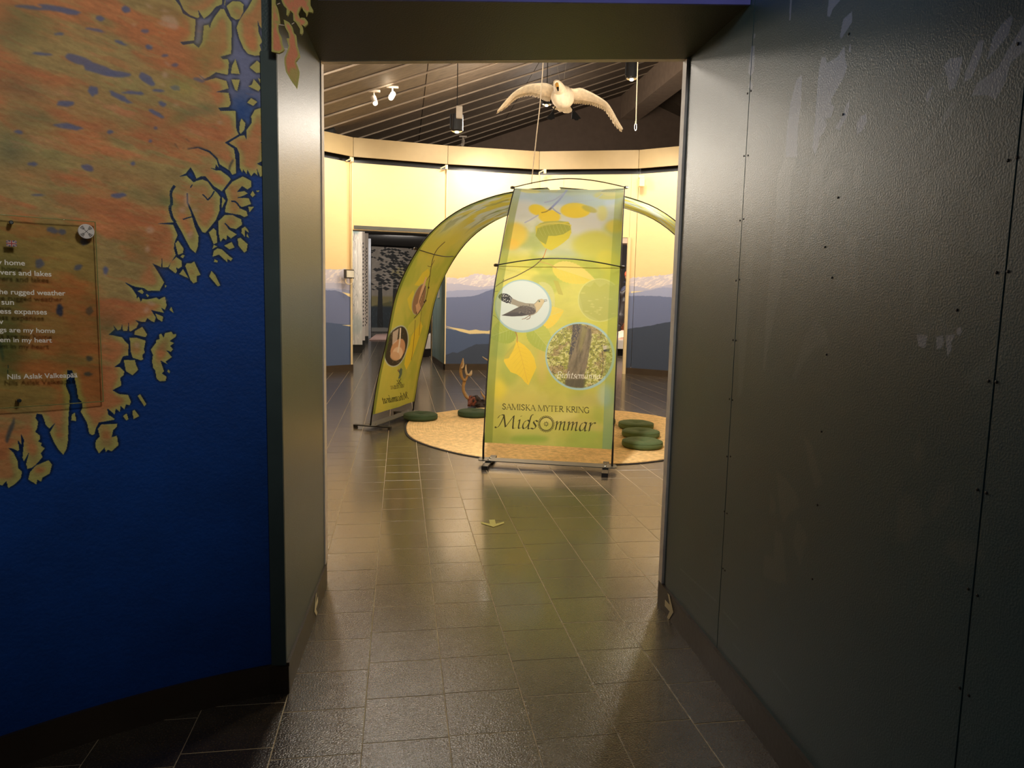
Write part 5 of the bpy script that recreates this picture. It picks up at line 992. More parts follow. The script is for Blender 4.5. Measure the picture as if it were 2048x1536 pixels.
# sewn pole pockets along both sides
X_ = np.arange(BW)[None, :]/BW*np.ones((BH, 1)); pk = sm(.062-X_, -.004, .004)*.5; cf.blend(pk, (112, 128, 46)); pk = sm(X_-.925, -.004, .004)*.42; V_ = np.arange(BH)[:, None]/BH*np.ones((1, BW))
cf.blend(pk*sm(V_, .30, .12)*1.0, (96, 140, 132)); cf.blend(pk*sm(V_, .12, .30), (134, 150, 54)); cf.blend(sm(V_, .86, 1)*.5, (182, 202, 214))
cf.a = cf.a*.93+.06
BF = print_mat('front_banner_print', cf.image('front_banner_print'), .55, .12, 12, transl=.35, spec=.2)
# ---- print of the left banner (seen from behind, so the lettering reads reversed)
LW_, LH_ = 520, 1700
def lmap(u, v): a, b_ = LF_.inv(u, v); return a*LW_, (b_-LF_.v0)/(1-LF_.v0)*LH_
def leftprint(mapper, seed, name, content):
    c = Canvas(LW_, LH_, mapper, (196, 194, 84)); V2 = np.arange(LH_)[:, None]/LH_*np.ones((1, LW_)); n_ = noise(LW_, LH_, 200, 260, .5, seed); m_ = noise(LW_, LH_, 60, 160, -.3, seed+1)
    c.blend(sm(n_, .5, .68)*.6, (160, 178, 66)); c.blend(sm(n_, .48, .3)*.5, (214, 200, 84)); k = sm(V2+.12*(n_-.5), .56, .72); c.blend(k, (190, 200, 190)); c.blend(k*sm(m_, .5, .62), (196, 184, 76)); c.blend(k*sm(m_, .42, .3), (140, 158, 84)); c.blend(sm(V2, .9, 1)*.6, (176, 196, 214)); c.blend(k*sm(noise(LW_, LH_, 40, 140, .1, seed+5), .6, .7), (120, 128, 96), .6)
    if content:
        E = c.ell; Pq = c.poly
        E(795, 850, 40, 30, (206, 196, 96), .5, 10); E(800, 740, 10, 20, (160, 170, 90), .4, 8)
        Pq([(833, 560), (842, 545), (853, 536), (858, 546), (850, 560), (838, 572), (826, 570)], (228, 208, 66), .9, 1.5); Pq([(812, 598), (824, 580), (828, 600), (824, 628), (816, 618)], (226, 208, 66), .85, 1.5); Pq([(828, 655), (836, 640), (842, 652), (832, 680), (818, 720), (808, 740), (803, 728), (808, 700), (815, 690), (818, 672)], (232, 208, 56), .95, 1); Pq([(822, 640), (836, 628), (836, 648), (818, 668), (808, 670), (812, 652)], (212, 204, 84), .7, 2)
        E(848, 610-12, 16, 22, (160, 176, 80), .0)
        E(835, 598, 12.5, 33, (170, 176, 150), .95, .6, rot=17, n=40); E(835, 598, 11, 31, (150, 112, 92), .98, .6, rot=17)
        for k_ in range(6): c.line([(829+k_*2.2, 622-6*k_), (836+k_*2.4, 590-6*k_), (841+k_*1.5, 574-4*k_)], 2.1, (228, 186, 158), .9, .5)
        c.line([(828, 628), (836, 600), (848, 572)], 2, (80, 56, 50), .7, 1); Pq([(827, 610), (834, 604), (838, 616), (830, 628)], (222, 176, 146), .9, 1)
        E(790, 692, 20.5, 43, (184, 198, 196), .97, .6, rot=15, n=40); E(790, 692, 18.5, 40.5, (52, 44, 42), 1, .6, rot=15, n=40)
        for k_ in range(90):
            a_ = rs.uniform(0, 6.28); r_ = rs.uniform(.3, .95); x = 790+18*r_*math.cos(a_); y = 692+38*r_*math.sin(a_); c.line([(x, y), (x+rs.uniform(-3, 3), y+rs.uniform(-4, 4))], .7, (120, 106, 96), .7, .3, smooth=False)
        E(792, 698, 12, 22, (206, 152, 120), .97, 1, rot=18, n=40); E(791, 706, 9, 13, (232, 200, 178), .97, 1.5, rot=10); E(786, 712, 8, 9, (214, 170, 140), .9, 2); c.line([(797, 656), (795, 680), (791, 704)], 2.6, (240, 224, 214), .95, .4); Pq([(784, 664), (794, 656), (790, 682), (782, 690)], (226, 206, 200), .8, 2)
        for pts, w_ in (([(887, 483), (872, 497), (864, 512), (860, 530), (858, 546), (856, 562), (854, 578), (849, 600), (842, 612), (834, 624), (824, 636)], 1.5), ([(866, 520), (859, 532), (852, 531)], 1), ([(858, 550), (850, 560)], 1), ([(826, 640), (822, 690), (818, 720)], .8), ([(840, 620), (836, 645), (834, 670)], .7)): c.line(pts, w_, (78, 60, 44), .9, .3)
        for x_, y_ in ((855, 575), (849, 601), (846, 604)): E(x_, y_, 1.8, 2.4, (60, 46, 36), .95, .3)
        # emblem: small plume and slanted mark
        Pq([(791, 742), (796, 735), (799, 738), (798, 748), (794, 757), (790, 757), (793, 748)], (70, 90, 92), .9, .5); Pq([(791, 744), (789, 740), (792, 737)], (120, 60, 60), .8, .4)
        for x0, y0, x1, y1 in ((788, 760, 793, 769), (791, 759, 797, 768), (796, 757, 792, 764), (787, 768, 797, 765), (790, 769, 788, 772)): c.line([(x0, y0), (x1, y1)], 1.2, (64, 60, 40), .9, .4, smooth=False)
        write_cap(c, 'MUITALUSAT', (803.5, 774.5), (776.5, 779), 7, (78, 74, 36), al=.8)
        write_pen(c, 'Mihcam\u00e1rat', (813, 797.5), (763, 808), 9.5, (40, 44, 22), nibw=.2)
    X2 = np.arange(LW_)[None, :]/LW_*np.ones((LH_, 1)); c.blend(sm(.05-X2, -.004, .004)*.6, (84, 108, 40)); c.blend(sm(X2-.95, -.004, .004)*.4, (120, 136, 50))
    c.a = c.a*.9+np.array([.085, .09, .06]); return print_mat(name, c.image(name), .55, .12, 12, transl=.45, spec=.2)
BL = leftprint(lmap, 71, 'left_banner_print', True); BR = leftprint(lambda x, y: (x, y), 81, 'right_banner_print', False)
def banner(st, mt, label, name, cross=(.55,), top_rods=True, sag=.02, flip=1):
    c_ = st.p0+st.t*st.W/2; root = empty(name, (c_[0], c_[1], 0), label, 'banner stand', 'curved fabric banner stands of the dome')
    R_, Cn = 56, 15; P = []; U = []
    for i in range(R_):
        v = st.v0+(1-st.v0)*i/(R_-1); row = []; ur = []
        for j in range(Cn):
            u = j/(Cn-1); wv = sag*math.sin(math.pi*u)*(.55+.45*math.sin(v*9))+.004*math.sin(u*13+v*17); row.append(st.pt(u, v, -wv*flip)); ur.append((u, i/(R_-1)))
        P.append(row); U.append(ur)
    MB().grid(P, U).build('fabric', mt, root, smooth=True)
    for u in (-.006, 1.006):
        pts = [st.pt(u, v) for v in np.linspace(0, 1, 40)]; pts[0] = (pts[0][0], pts[0][1], .03)
        MB().tube(pts, [.0095]*3+[.006]*37, 6).build('pole', BLACKM, root, smooth=True)
    # bowed cross rods held with clips
    for v, h_ in cross:
        A_, B_ = np.array(st.pt(-.02, v, .02*flip)), np.array(st.pt(1.02, v, .02*flip)); pts = []
        for k in np.linspace(0, 1, 17): q_ = A_+(B_-A_)*k; o_ = np.array(st.pt(.5, v, h_*flip))-np.array(st.pt(.5, v, 0)); pts.append(tuple(q_+o_*math.sin(math.pi*k)))
        rod = MB().tube(pts, .0055, 6).build('cross_rod', BLACKM, root, smooth=True)
        for q_ in (A_, B_): MB().box(q_, (.035, .035, .028), rz=.3, bev=.006).build('clip', BLACKM, rod)
    # base: long plate, two cross feet
    ax = math.atan2(st.t[1], st.t[0]); W2 = st.W+.10; c3 = (c_[0], c_[1])
    pl_ = []; hw = .07
    for sg in (1, -1):
        for k in range(7): a = -math.pi/2+math.pi*k/6; pl_.append((sg*(W2/2-.03)+sg*.03*math.cos(a), sg*hw*math.sin(a)*1.0))
    ca, sa = math.cos(ax), math.sin(ax); tr3 = lambda x, y, z: (c3[0]+x*ca-y*sa, c3[1]+x*sa+y*ca, z)
    MB().prism([tr3(x, y, .042) for x, y in pl_], (0, 0, .008)).build('base_plate', GREYM, root)
    for sx in (-1, 1):
        b = MB(); x_ = sx*(W2/2-.10)
        b.box(tr3(x_, 0, .030), (.055, .46, .012), rz=ax); 
        for sy in (-1, 1): b.box(tr3(x_, sy*.215, .014), (.055, .028, .026), rz=ax)
        ftt = b.build('foot', BLACKM if name != 'x' else GREYM, root)
        for sy in (-.04, .04): MB().lathe([(.011, 0), (.011, .004), (.006, .008)], tr3(x_, sy, .050), 10).build('bolt', CHROME, ftt)
    return root
banner(FR_, BF, 'upright green leaf-print banner lettered Midsommar standing nearest the camera', 'banner_stand', cross=((.60, .10), (.995, .10)), flip=1)
banner(LF_, BL, 'left curved banner with reversed lettering, milk bowl and hand pictures', 'banner_stand', cross=((.56, -.07),), flip=1)
banner(RT_, BR, 'right-hand curved leaf banner arching down behind the right wall edge', 'banner_stand', cross=((.56, -.07),), flip=1)
# ================================================================ RUG
JUTE = mat('jute', (226, 188, 128), .85, var=.22, scale=22, bump=.5, bscale=90)
UNDER = mat('rug_underlay', (30, 28, 26), .8)
rg = empty('round_rug', (1.5, 8.1, 0), 'round braided jute rug lying on the tiles under the banner dome', 'rug')
n_r, n_a = 118, 110; wob = [1+.012*math.sin(3*a)+.010*math.sin(5*a+1)+.006*math.sin(9*a+2) for a in np.linspace(0, 2*math.pi, n_a, endpoint=False)]
vs = [(1.5, 8.1, .016)]; fs = []
for j in range(1, n_r+1):
    r = 1.76*j/n_r
    for k in range(n_a): a = 2*math.pi*k/n_a; vs.append((1.5+r*wob[k]*math.cos(a), 8.1+r*wob[k]*math.sin(a), .0125+.0030*(j % 2)+.0012*math.sin(k*1.9+j*.7)))
vs += [(x+(.004 if x > 1.5 else -.004), y, .001) for x, y, z in vs[-n_a:]]
fs = [(0, 1+k, 1+(k+1) % n_a) for k in range(n_a)]
for j in range(n_r): fs += [(1+j*n_a+k, 1+(j+1)*n_a+k, 1+(j+1)*n_a+(k+1) % n_a, 1+j*n_a+(k+1) % n_a) for k in range(n_a)]
MB().add(vs, fs).build('braided_jute', JUTE, rg)
MB().add([(1.5+1.785*wob[k]*math.cos(2*math.pi*k/n_a), 8.1+1.785*wob[k]*math.sin(2*math.pi*k/n_a), z) for z in (.001, .007) for k in range(n_a)], [tuple(n_a+k for k in range(n_a))]+[(k, (k+1) % n_a, n_a+(k+1) % n_a, n_a+k) for k in range(n_a)]).build('underlay', UNDER, rg)
# ================================================================ CUSHIONS
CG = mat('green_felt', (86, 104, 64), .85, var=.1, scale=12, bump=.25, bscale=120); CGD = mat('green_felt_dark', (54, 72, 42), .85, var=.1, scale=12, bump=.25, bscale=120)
def cushion(x, y, label, d=.42, h=.075, rz=0, ti=0, mt=CG):
    o = empty('seat_cushion', (x, y, .016), label, 'cushion', 'round green seat cushions on the rug'); R = d/2
    prof = [(.03, 0), (R*.90, .001), (R*.985, h*.16), (R, h*.4), (R*.99, h*.66), (R*.93, h*.88), (R*.8, h*.99), (R*.6, h*1.03), (R*.35, h*.96), (R*.16, h*.82), (R*.06, h*.66)]
    wf = lambda a, j: 1+.008*math.sin(8*a+rz)+.004*math.sin(3*a)
    c = MB().lathe(prof, (x, y, .016), 40, Matrix.Rotation(ti, 3, 'X'), wob=wf).build('cushion_body', mt, o, smooth=True)
    pts = [(x+R*1.0*math.cos(a), y+R*1.0*math.sin(a), .016+h*.78) for a in np.linspace(0, 2*math.pi, 33)]; MB().tube([(x+(p[0]-x)*.975, y+(p[1]-y)*.975, p[2]) for p in pts], .0035, 5, caps=False).build('piping', mt, o)
    MB().lathe([(.016, 0), (.017, .006), (.008, .010)], (x, y, .016+h*.64), 12).build('button', mt, o)
    return o
def cpos(u, v, d=.42): p = on_z(u, v, .016); r = ray(u, v)[:2]; r = r/np.hypot(*r); return p[0]+r[0]*d/2, p[1]+r[1]*d/2
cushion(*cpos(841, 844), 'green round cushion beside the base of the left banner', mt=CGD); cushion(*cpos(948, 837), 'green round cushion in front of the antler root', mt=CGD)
cushion(*cpos(1271.5, 862), 'farthest of the three green cushions in the row right of the front banner', rz=1); cushion(*cpos(1281, 880), 'middle of the three green cushions in the row right of the front banner', rz=2); cushion(*cpos(1284, 901.5), 'nearest of the three green cushions in the row right of the front banner', rz=3)
cushion(*cpos(1196, 853), 'green cushion almost hidden behind the right edge of the front banner', rz=3)
# ================================================================ ANTLER ROOT
ANT = mat('antler', (178, 138, 82), .5, var=.25, scale=12, bump=.2, bscale=30); ANTT = mat('antler_tip', (206, 180, 140), .45, var=.1)
BRK = mat('dark_bark', (52, 40, 34), .8, var=.4, scale=14, bump=.6, bscale=26); RWD = mat('red_wood', (122, 62, 40), .6, var=.3, scale=10, bump=.3, bscale=30)
base_p = on_z(958, 818); YA = base_p[1]+.16
ar = empty('antler_root', (base_p[0]+.02, YA, 0), 'forked pale antler rising from a dark knotted root behind a cushion', 'antler')
at_ = lambda u, v, dy=0.: tuple(on_y(u, v, YA+dy))
aq = lambda t: [(900+float(a.split(',')[0])/9.04, 690+float(a.split(',')[1])/9.04) for a in t.split()]
def branch(t, rr, mt, dy=0., name='antler_branch', fs=None):
    P_ = aq(t); pts = crom([at_(u, v, dy+.012*i) for i, (u, v) in enumerate(P_)], 5); rad = list(np.interp(np.linspace(0, 1, len(pts)), np.linspace(0, 1, len(rr)), rr)); MB().tube(pts, rad, 9).build(name, mt, ar, smooth=True)
branch('360,980 310,950 270,890 245,820 243,740 262,650', [.020, .022, .021, .022, .021, .024], ANT); branch('262,650 220,590 195,500 200,400 220,320 233,235', [.02, .02, .022, .018, .012, .003], ANT); branch('205,420 240,380 240,290 240,240', [.012, .012, .008, .003], ANTT, -.03, 'antler_tine')
branch('262,650 290,610 310,560 325,540', [.02, .017, .018, .018], ANT); branch('315,545 290,490 285,420 290,350', [.016, .016, .012, .003], ANTT, -.01, 'antler_tine'); branch('320,545 365,535 380,500 395,455', [.016, .022, .018, .003], ANTT, .01, 'antler_tine')
branch('645,1040 630,960 600,920 575,880 553,825', [.022, .02, .014, .010, .003], ANT, .0, 'antler_tine'); branch('690,280 640,250 585,210', [.010, .009, .004], ANTT, .0, 'antler_tine'); branch('645,1040 700,860 740,600 720,400 690,280', [.02, .02, .018, .014, .01], ANT, .06)
def knot(t0, rr, mt, name, seed):
    u, v = aq(t0)[0]; c_ = Vector(at_(u, v)); r_ = random.Random(seed); b = MB(); prof = [(math.sin(a), -math.cos(a)) for a in np.linspace(.12, math.pi-.12, 9)]
    ph = [r_.uniform(0, 6) for _ in range(4)]
    b.lathe([(x, z) for x, z in prof], (0, 0, 0), 18, wob=lambda a, j: 1+.16*math.sin(3*a+ph[0]+j*.5)+.12*math.sin(5*a+ph[1]-j)+.08*math.sin(7*a+ph[2]+j*1.7)); b.v = [(c_.x+x*rr[0], c_.y+y*rr[1], max(.018, c_.z+z*rr[2])) for x, y, z in b.v]; b.build(name, mt, ar)
knot('400,1060', (.066, .09, .095), RWD, 'root_wood', 1); knot('560,1080', (.10, .12, .065), BRK, 'root_bark', 2); knot('470,1000', (.07, .08, .06), BRK, 'root_bark', 3); knot('510,1105', (.12, .12, .045), BRK, 'root_bark', 4)
# ================================================================ SWAN
FEA = mat('white_feathers', (240, 222, 192), .8, var=.14, scale=22, bump=.5, bscale=60, stretch=(1, 1, .5)); LEG = mat('black_web', (6, 6, 7), .8, spec=.2); BEAK = mat('beak_yellow', (206, 150, 66), .5); FSH = mat('feather_shade', (206, 186, 152), .8, var=.16, scale=30, bump=.4, bscale=90)
YS = 11.3; sq = lambda u, v, dy=0.: Vector(on_y(960+u/6.0235, 120+v/6.0235, YS+dy))
sw = empty('flying_swan', tuple(sq(990, 450)), 'white stuffed swan with spread wings hanging under the dark roof', 'bird')
def ellipsoid(b, rings, n=24, fl=.0):
    """rings: (centre Vector, rx, rz) stacked along y"""
    vs = []; N_ = len(rings)
    for c_, rx, rz in rings: vs += [(c_.x+rx*math.cos(2*math.pi*k/n), c_.y, c_.z+rz*math.sin(2*math.pi*k/n)) for k in range(n)]
    fs = [(i*n+k, i*n+(k+1) % n, (i+1)*n+(k+1) % n, (i+1)*n+k) for i in range(N_-1) for k in range(n)]+[tuple(range(n-1, -1, -1)), tuple((N_-1)*n+k for k in range(n))]
    b.add(vs, fs)
pxm = lambda px: px/6.0235*(YS+.3)/FPX
b = MB(); ellipsoid(b, [(sq(985, 430, -.42), pxm(30), pxm(40)), (sq(988, 438, -.38), pxm(80), pxm(88)), (sq(992, 445, -.28), pxm(118), pxm(122)), (sq(996, 448, -.1), pxm(134), pxm(132)), (sq(998, 452, .1), pxm(124), pxm(118)), (sq(1000, 480, .3), pxm(90), pxm(80)), (sq(1000, 520, .45), pxm(50), pxm(40))]); b.build('body', FEA, sw, smooth=True)
# neck folded forward and down, head with bill
nk = crom([sq(975, 400, -.30), sq(955, 345, -.42), sq(935, 300, -.56), sq(922, 278, -.66)], 5); MB().tube(nk, list(np.linspace(pxm(78), pxm(34), len(nk))), 14).build('neck', FEA, sw, smooth=True)
hd_ = MB(); ellipsoid(hd_, [(sq(920, 285, -.80), pxm(8), pxm(10)), (sq(920, 280, -.78), pxm(24), pxm(28)), (sq(920, 277, -.71), pxm(34), pxm(36)), (sq(922, 276, -.62), pxm(30), pxm(30)), (sq(924, 278, -.56), pxm(14), pxm(14))], 16); ho = hd_.build('head', FEA, sw, smooth=True)
MB().tube(crom([sq(924, 290, -.78), sq(931, 318, -.84), sq(938, 345, -.87)], 4), list(np.linspace(pxm(20), pxm(14), 9)), 10).build('bill_base', BEAK, ho, smooth=True)
MB().tube(crom([sq(936, 332, -.875), sq(939, 352, -.885), sq(942, 374, -.88)], 4), list(np.linspace(pxm(13), pxm(7), 9)), 10).build('bill_tip', LEG, ho, smooth=True)
for dx in (-24, 22): MB().lathe([(.001, -.008), (.007, -.004), (.008, 0), (.006, .005), (.001, .008)], tuple(sq(921+dx, 272, -.76)), 8).build('eye', LEG, ho)
def wing(up_, lo_, dy0, dy1, name='wing'):
    U_ = crom([sq(*p) for p in up_], 6); Lw = crom([sq(*p) for p in lo_], 6); n_ = 48
    rs2 = lambda P_: [Vector([np.interp(t, np.linspace(0, 1, len(P_)), [p[i] for p in P_]) for i in range(3)]) for t in np.linspace(0, 1, n_)]
    U_, Lw = rs2(U_), rs2(Lw); rows = []
    for i in range(n_):
        t = i/(n_-1); ch = dy0*(1-t)**.7+dy1*t; q_ = []
        a_, c_ = U_[i], Lw[i]+Vector((0, ch, 0)); th = .03*(1-t)+.008; sc = .012*(1 if i % 3 else -.6)*(1-.4*t)
        c_ = c_+Vector((0, sc*2, -sc))
        for k in np.linspace(0, 1, 9): p_ = a_+(c_-a_)*k; q_.append((p_.x, p_.y-.0, p_.z+th*math.sin(math.pi*k**.6)))
        for k in np.linspace(1, 0, 9)[1:-1]: p_ = a_+(c_-a_)*k; q_.append((p_.x, p_.y, p_.z-th*.5*math.sin(math.pi*k**.6)-.006*(i % 3 == 0)*k))
        rows.append(q_)
    b = MB(); R_ = len(rows[0]); vs = [p for r in rows for p in r]; fs = [(i*R_+k, i*R_+(k+1) % R_, (i+1)*R_+(k+1) % R_, (i+1)*R_+k) for i in range(n_-1) for k in range(R_)]+[tuple(range(R_-1, -1, -1)), tuple((n_-1)*R_+k for k in range(R_))]
    b.add(vs, fs); o = b.build(name, FEA, sw, smooth=True)
    # long flight feathers along the trailing edge
    for i in range(2, n_-1, 2):
        t = i/(n_-1); ch = (dy0*(1-t)**.7+dy1*t); a_ = Lw[i]+Vector((0, ch*.45, .0)); c_ = Lw[min(n_-1, i+2)]+Vector((0, ch*1.18, -.012)); d_ = (c_-a_); sd = (Lw[min(n_-1, i+1)]-Lw[i-1]).normalized()*.018
        MB().add([tuple(a_-sd), tuple(a_+sd), tuple(a_+d_*.6+sd*1.2), tuple(c_+sd*.3), tuple(c_-sd*.5), tuple(a_+d_*.6-sd), tuple(a_+d_*.5+Vector((0, 0, -.006)))], [(0, 1, 6), (1, 2, 6), (2, 3, 6), (3, 4, 6), (4, 5, 6), (5, 0, 6)]).build('flight_feather', FSH, o)
    return o
wing([(905, 330), (850, 295), (780, 275), (690, 278), (590, 290), (500, 325), (420, 375), (350, 440), (280, 520), (208, 612)], [(880, 435), (830, 425), (780, 410), (700, 385), (610, 375), (520, 395), (450, 425), (390, 480), (310, 555), (212, 616)], .26, .07)
wing([(1060, 335), (1130, 345), (1210, 335), (1290, 365), (1380, 410), (1470, 465), (1540, 520), (1600, 610), (1660, 720), (1725, 830)], [(1125, 440), (1180, 460), (1240, 462), (1310, 475), (1390, 490), (1460, 520), (1530, 560), (1590, 650), (1650, 760), (1718, 838)], .26, .07)
tl = MB(); T0 = [(880, 565), (900, 595), (940, 600), (960, 620), (1000, 622), (1020, 638), (1070, 640), (1105, 625), (1112, 595), (1080, 550), (1000, 500), (920, 540)]
fr = [tuple(sq(u, v, .55)) for u, v in T0]; tl.prism(fr, (0, .05, .01)); tl.build('tail', FSH, sw)
for sx, pts, web in ((0, [(918, 545), (900, 580), (882, 612)], [(882, 605), (850, 650), (795, 700), (815, 708), (835, 718), (860, 722), (885, 708), (900, 712), (895, 650)]), (1, [(1088, 545), (1110, 580), (1132, 612)], [(1132, 605), (1110, 640), (1105, 712), (1130, 712), (1150, 728), (1180, 726), (1190, 712), (1218, 706), (1175, 650)])):
    MB().tube([sq(*p, .42) for p in pts], pxm(7), 7).build('leg', LEG, sw); MB().prism([tuple(sq(*p, .44)) for p in web], (0, .03, .01)).build('foot', LEG, sw)
WIRE = mat('thin_wire', (120, 112, 100), .5)
zr = lambda x, y: zc(tf(x, y)[0])+.0
for (u0, v0, u1, v1) in ((858, 280, 830, -60), (965, 280, 905, -60), (1005, 275, 1030, 100)):
    a_ = sq(u0, v0); c_ = sq(u1, v1); d_ = c_-a_; k = 1
    while (a_+d_*k).z < zr((a_+d_*k).x, YS)-.02 and k < 12: k += .1
    MB().tube([a_, a_+d_*k], .0028, 5).build('hanging_wire', WIRE, sw)
# ================================================================ CORDS
CORD = mat('white_cord', (226, 206, 176), .6)
YC = 7.9; P_ = [on_y(u, v, YC) for u, v in ((1089, 60), (1086, 130), (1083, 175), (1079, 220), (1074, 262), (1070, 300), (1066, 335), (1063, 368))]; top = P_[0].copy(); top[2] = zr(top[0], YC)-.03; P_ = [top]+P_
MB().tube(crom(P_, 4), .0052, 6).build('hanging_cord', CORD, smooth=True, label='long white cord hanging slack from the roof to the top of the banner dome', cat='cord')
YC = 9.5; a_ = on_y(1276, 110, YC); top = a_.copy(); top[2] = zr(top[0], YC)-.03; hk = empty('hook_cord', tuple(on_y(1271, 262, YC)), 'straight pale cord ending in a small snap hook right of the swan', 'cord')
MB().tube([top, a_, on_y(1273, 200, YC), on_y(1272, 245, YC)], .006, 6).build('cord', CORD, hk)
hp = Vector(on_y(1271, 254, YC)); MB().tube([hp+Vector((.012*math.sin(t)*1.2, 0, .045*math.cos(t))) for t in np.linspace(0, 2*math.pi, 17)], .004, 6, caps=False).build('snap_hook', CHROME, hk); MB().tube([hp+Vector((0, 0, .04)), hp+Vector((0.002, 0, .075))], .009, 6).build('knot', CORD, hk)
# ================================================================ SPOTLIGHTS on the roof
LENS = mat('lit_lens', (255, 250, 235), .3, emit=(255, 246, 226), estr=4); WSP = mat('white_lamp_body', (200, 188, 172), .4)
def ceil_hit(u, v, dz=-.03):
    r = ray(u, v); rx, ry = tf(r[0], r[1]); rz = r[2]; k = (zc(0)+dz-CH)/(rz-.3722*rx); return CP+r*k
def track_spot(u, v, tip, label, lit, r=.045, L=.22):
    p = ceil_hit(u, v); q_ = on_y(tip[0], tip[1], p[1]-.12); o = empty('track_spotlight', tuple(p), label, 'spotlight', 'white track spotlights on the roof boards')
    MB().box(p, (.20, .04, .035)).build('adapter', WSP, o); m_ = Vector(p)+Vector((0, 0, -.13)); MB().tube([p, tuple(m_)], .012, 6).build('stem', WSP, o)
    d = (Vector(q_)-m_).normalized(); a_ = m_-d*L*.35; c_ = m_+d*L*.65; h = MB().tube([a_, a_+d*.02, c_], [r*.7, r, r], 16).build('lamp_head', WSP, o)
    MB().tube([c_, c_+d*.006], [r*.82, r*.8], 16).build('lens', LENS if lit else WSP, h)
track_spot(748, 182, (751, 208), 'left one of the two white track spotlights near the left opening edge', True); track_spot(785, 174, (781, 197), 'brightly lit white track spotlight just right of its twin', True, L=.2); track_spot(926, 273, (925, 290), 'small distant white spotlight on the boards below the black can light', False, L=.24)
def can_light(u0, v0, u1, v1, y, label, tagb=False):
    c_ = on_y((u0+u1)/2, (v0+v1)/2, y); w_ = (u1-u0)/FPX*y; h_ = (v1-v0)/FPX*y; o = empty('can_light', (c_[0], c_[1], c_[2]), label, 'ceiling light', 'black cylinder lights under the roof')
    R = w_/2; prof = [(R*.8, -h_/2+.03), (R*.98, -h_/2), (R, -h_/2+.004), (R, h_/2), (R*.3, h_/2+.01)]; MB().lathe(prof, tuple(c_), 24).build('housing', BLACKM, o)
    MB().lathe([(R*.86, -h_/2-.004), (R*.7, -h_/2-.012), (R*.2, -h_/2-.016)], tuple(c_), 20).build('reflector', CHROME, o); MB().lathe([(R*.35, -h_/2-.02), (R*.3, -h_/2-.03), (R*.1, -h_/2-.036)], tuple(c_), 14).build('bulb', LENS, o)
    MB().tube([tuple(c_+np.array([0, 0, h_/2])), (c_[0], c_[1], zr(c_[0], c_[1])-.01)], .007, 8).build('stem', BLACKM, o)
    MB().box((c_[0]-R*.8, c_[1], c_[2]+h_*.1), (R*.7, .02, h_*.9)).build('barn_door', BLACKM, o)
    if tagb: MB().box((c_[0]+.03, c_[1]-R-.02, c_[2]+h_*.55), (.10, .05, .2), bev=.01).build('driver_box', WSP, o)
can_light(902, 231, 926, 261, 12.2, 'black can light with a white driver box left of the swan', True); can_light(1084, 181, 1103, 208, 12.6, 'black can light partly hidden behind the swan body'); can_light(1252, 128, 1276, 156, 10.5, 'black can light high on the right beside the hook cord')
FX = mat('black_fixture', (8, 8, 8), .6)
sp = on_y(655, 262, 14.35); MB().box(sp, (.26, .3, .34), bev=.02, ry=.15).build('wall_speaker', FX, label='black box fixture above the fascia at the far left of the opening', cat='fixture'); sp = on_y(731, 289, 15.05); MB().box(sp, (.34, .2, .16), bev=.02, ry=-.3).build('roof_fixture', FX, label='flat black fixture peeking above the yellow fascia left of centre', cat='fixture')
# ================================================================ DIORAMA seen through the right doorway
dp = on_z(1254, 712); ax_ = dp[0]; ay_ = dp[1]
pl2 = empty('diorama_plinth', (ax_, ay_+.9, 0), 'white diorama plinth with dark base inside the right doorway', 'plinth')
MB().box((ax_+.2, ay_+1.0, .1), (3.6, 2.0, .2)).build('base', BLACKM, pl2); MB().box((ax_+.2, ay_+1.0, .32), (3.7, 2.1, .24)).build('top', GREY, pl2)
MB().box((ax_+.4, ay_+3.2, 1.7), (4.4, .1, 3.4)).build('diorama_backdrop', mat('black_backdrop', (30, 26, 26), .8), label='dark backdrop board behind the diorama figure', cat='backdrop')
zt_ = .44; pz = 1/73.
DS = 19.6+.8; dq = lambda u, v, dy=0.: Vector(on_y(u, v, ay_+.8+dy))
SNOW = mat('pink_snow', (226, 190, 172), .7, var=.15, scale=4); b = MB(); b.lathe([(.9, 0), (.85, .08), (.6, .16), (.3, .2), (.1, .22)], (ax_+.1, ay_+.9, zt_), 24, wob=lambda a, j: 1+.1*math.sin(4*a+j)); b.build('snow_mound', SNOW, label='pinkish white snow mound on the diorama plinth', cat='snow')
RK = mat('orange_rock', (186, 112, 76), .7, var=.3, scale=5, bump=.4, bscale=12); c_ = dq(1259, 625, .35); b = MB(); b.lathe([(math.sin(a), -math.cos(a)) for a in np.linspace(.1, 3.0, 9)], (0, 0, 0), 16, wob=lambda a, j: 1+.14*math.sin(3*a+j)+.1*math.sin(5*a)); b.v = [(c_.x+x*.30, c_.y+y*.3, c_.z+z*.72) for x, y, z in b.v]; b.build('orange_rock', RK, label='tall orange-brown rock behind the black dog figure', cat='rock')
def skin_fig(name, nodes, edges, radii, mt, parent, sub=2):
    me = bpy.data.meshes.new(name); L = parent; off = Vector((0, 0, 0))
    while L is not None: off += L.location; L = L.parent
    me.from_pydata([Vector(p)-off for p in nodes], edges, []); o = bpy.data.objects.new(name, me); C.objects.link(o); o.parent = parent
    me.materials.append(mt); md = o.modifiers.new('skin', 'SKIN'); sv = me.skin_vertices[0].data
    for i, r in enumerate(radii): sv[i].radius = (r, r) if not isinstance(r, tuple) else r; sv[i].use_root = (i == 0)
    md.use_smooth_shade = True; s_ = o.modifiers.new('sub', 'SUBSURF'); s_.levels = sub; s_.render_levels = sub; return o
FUR = mat('black_fur', (30, 24, 24), .6, var=.3, scale=10)
dg_ = empty('black_dog', tuple(dq(1247, 672)), 'black dog figure rearing up beside the kneeling person', 'dog')
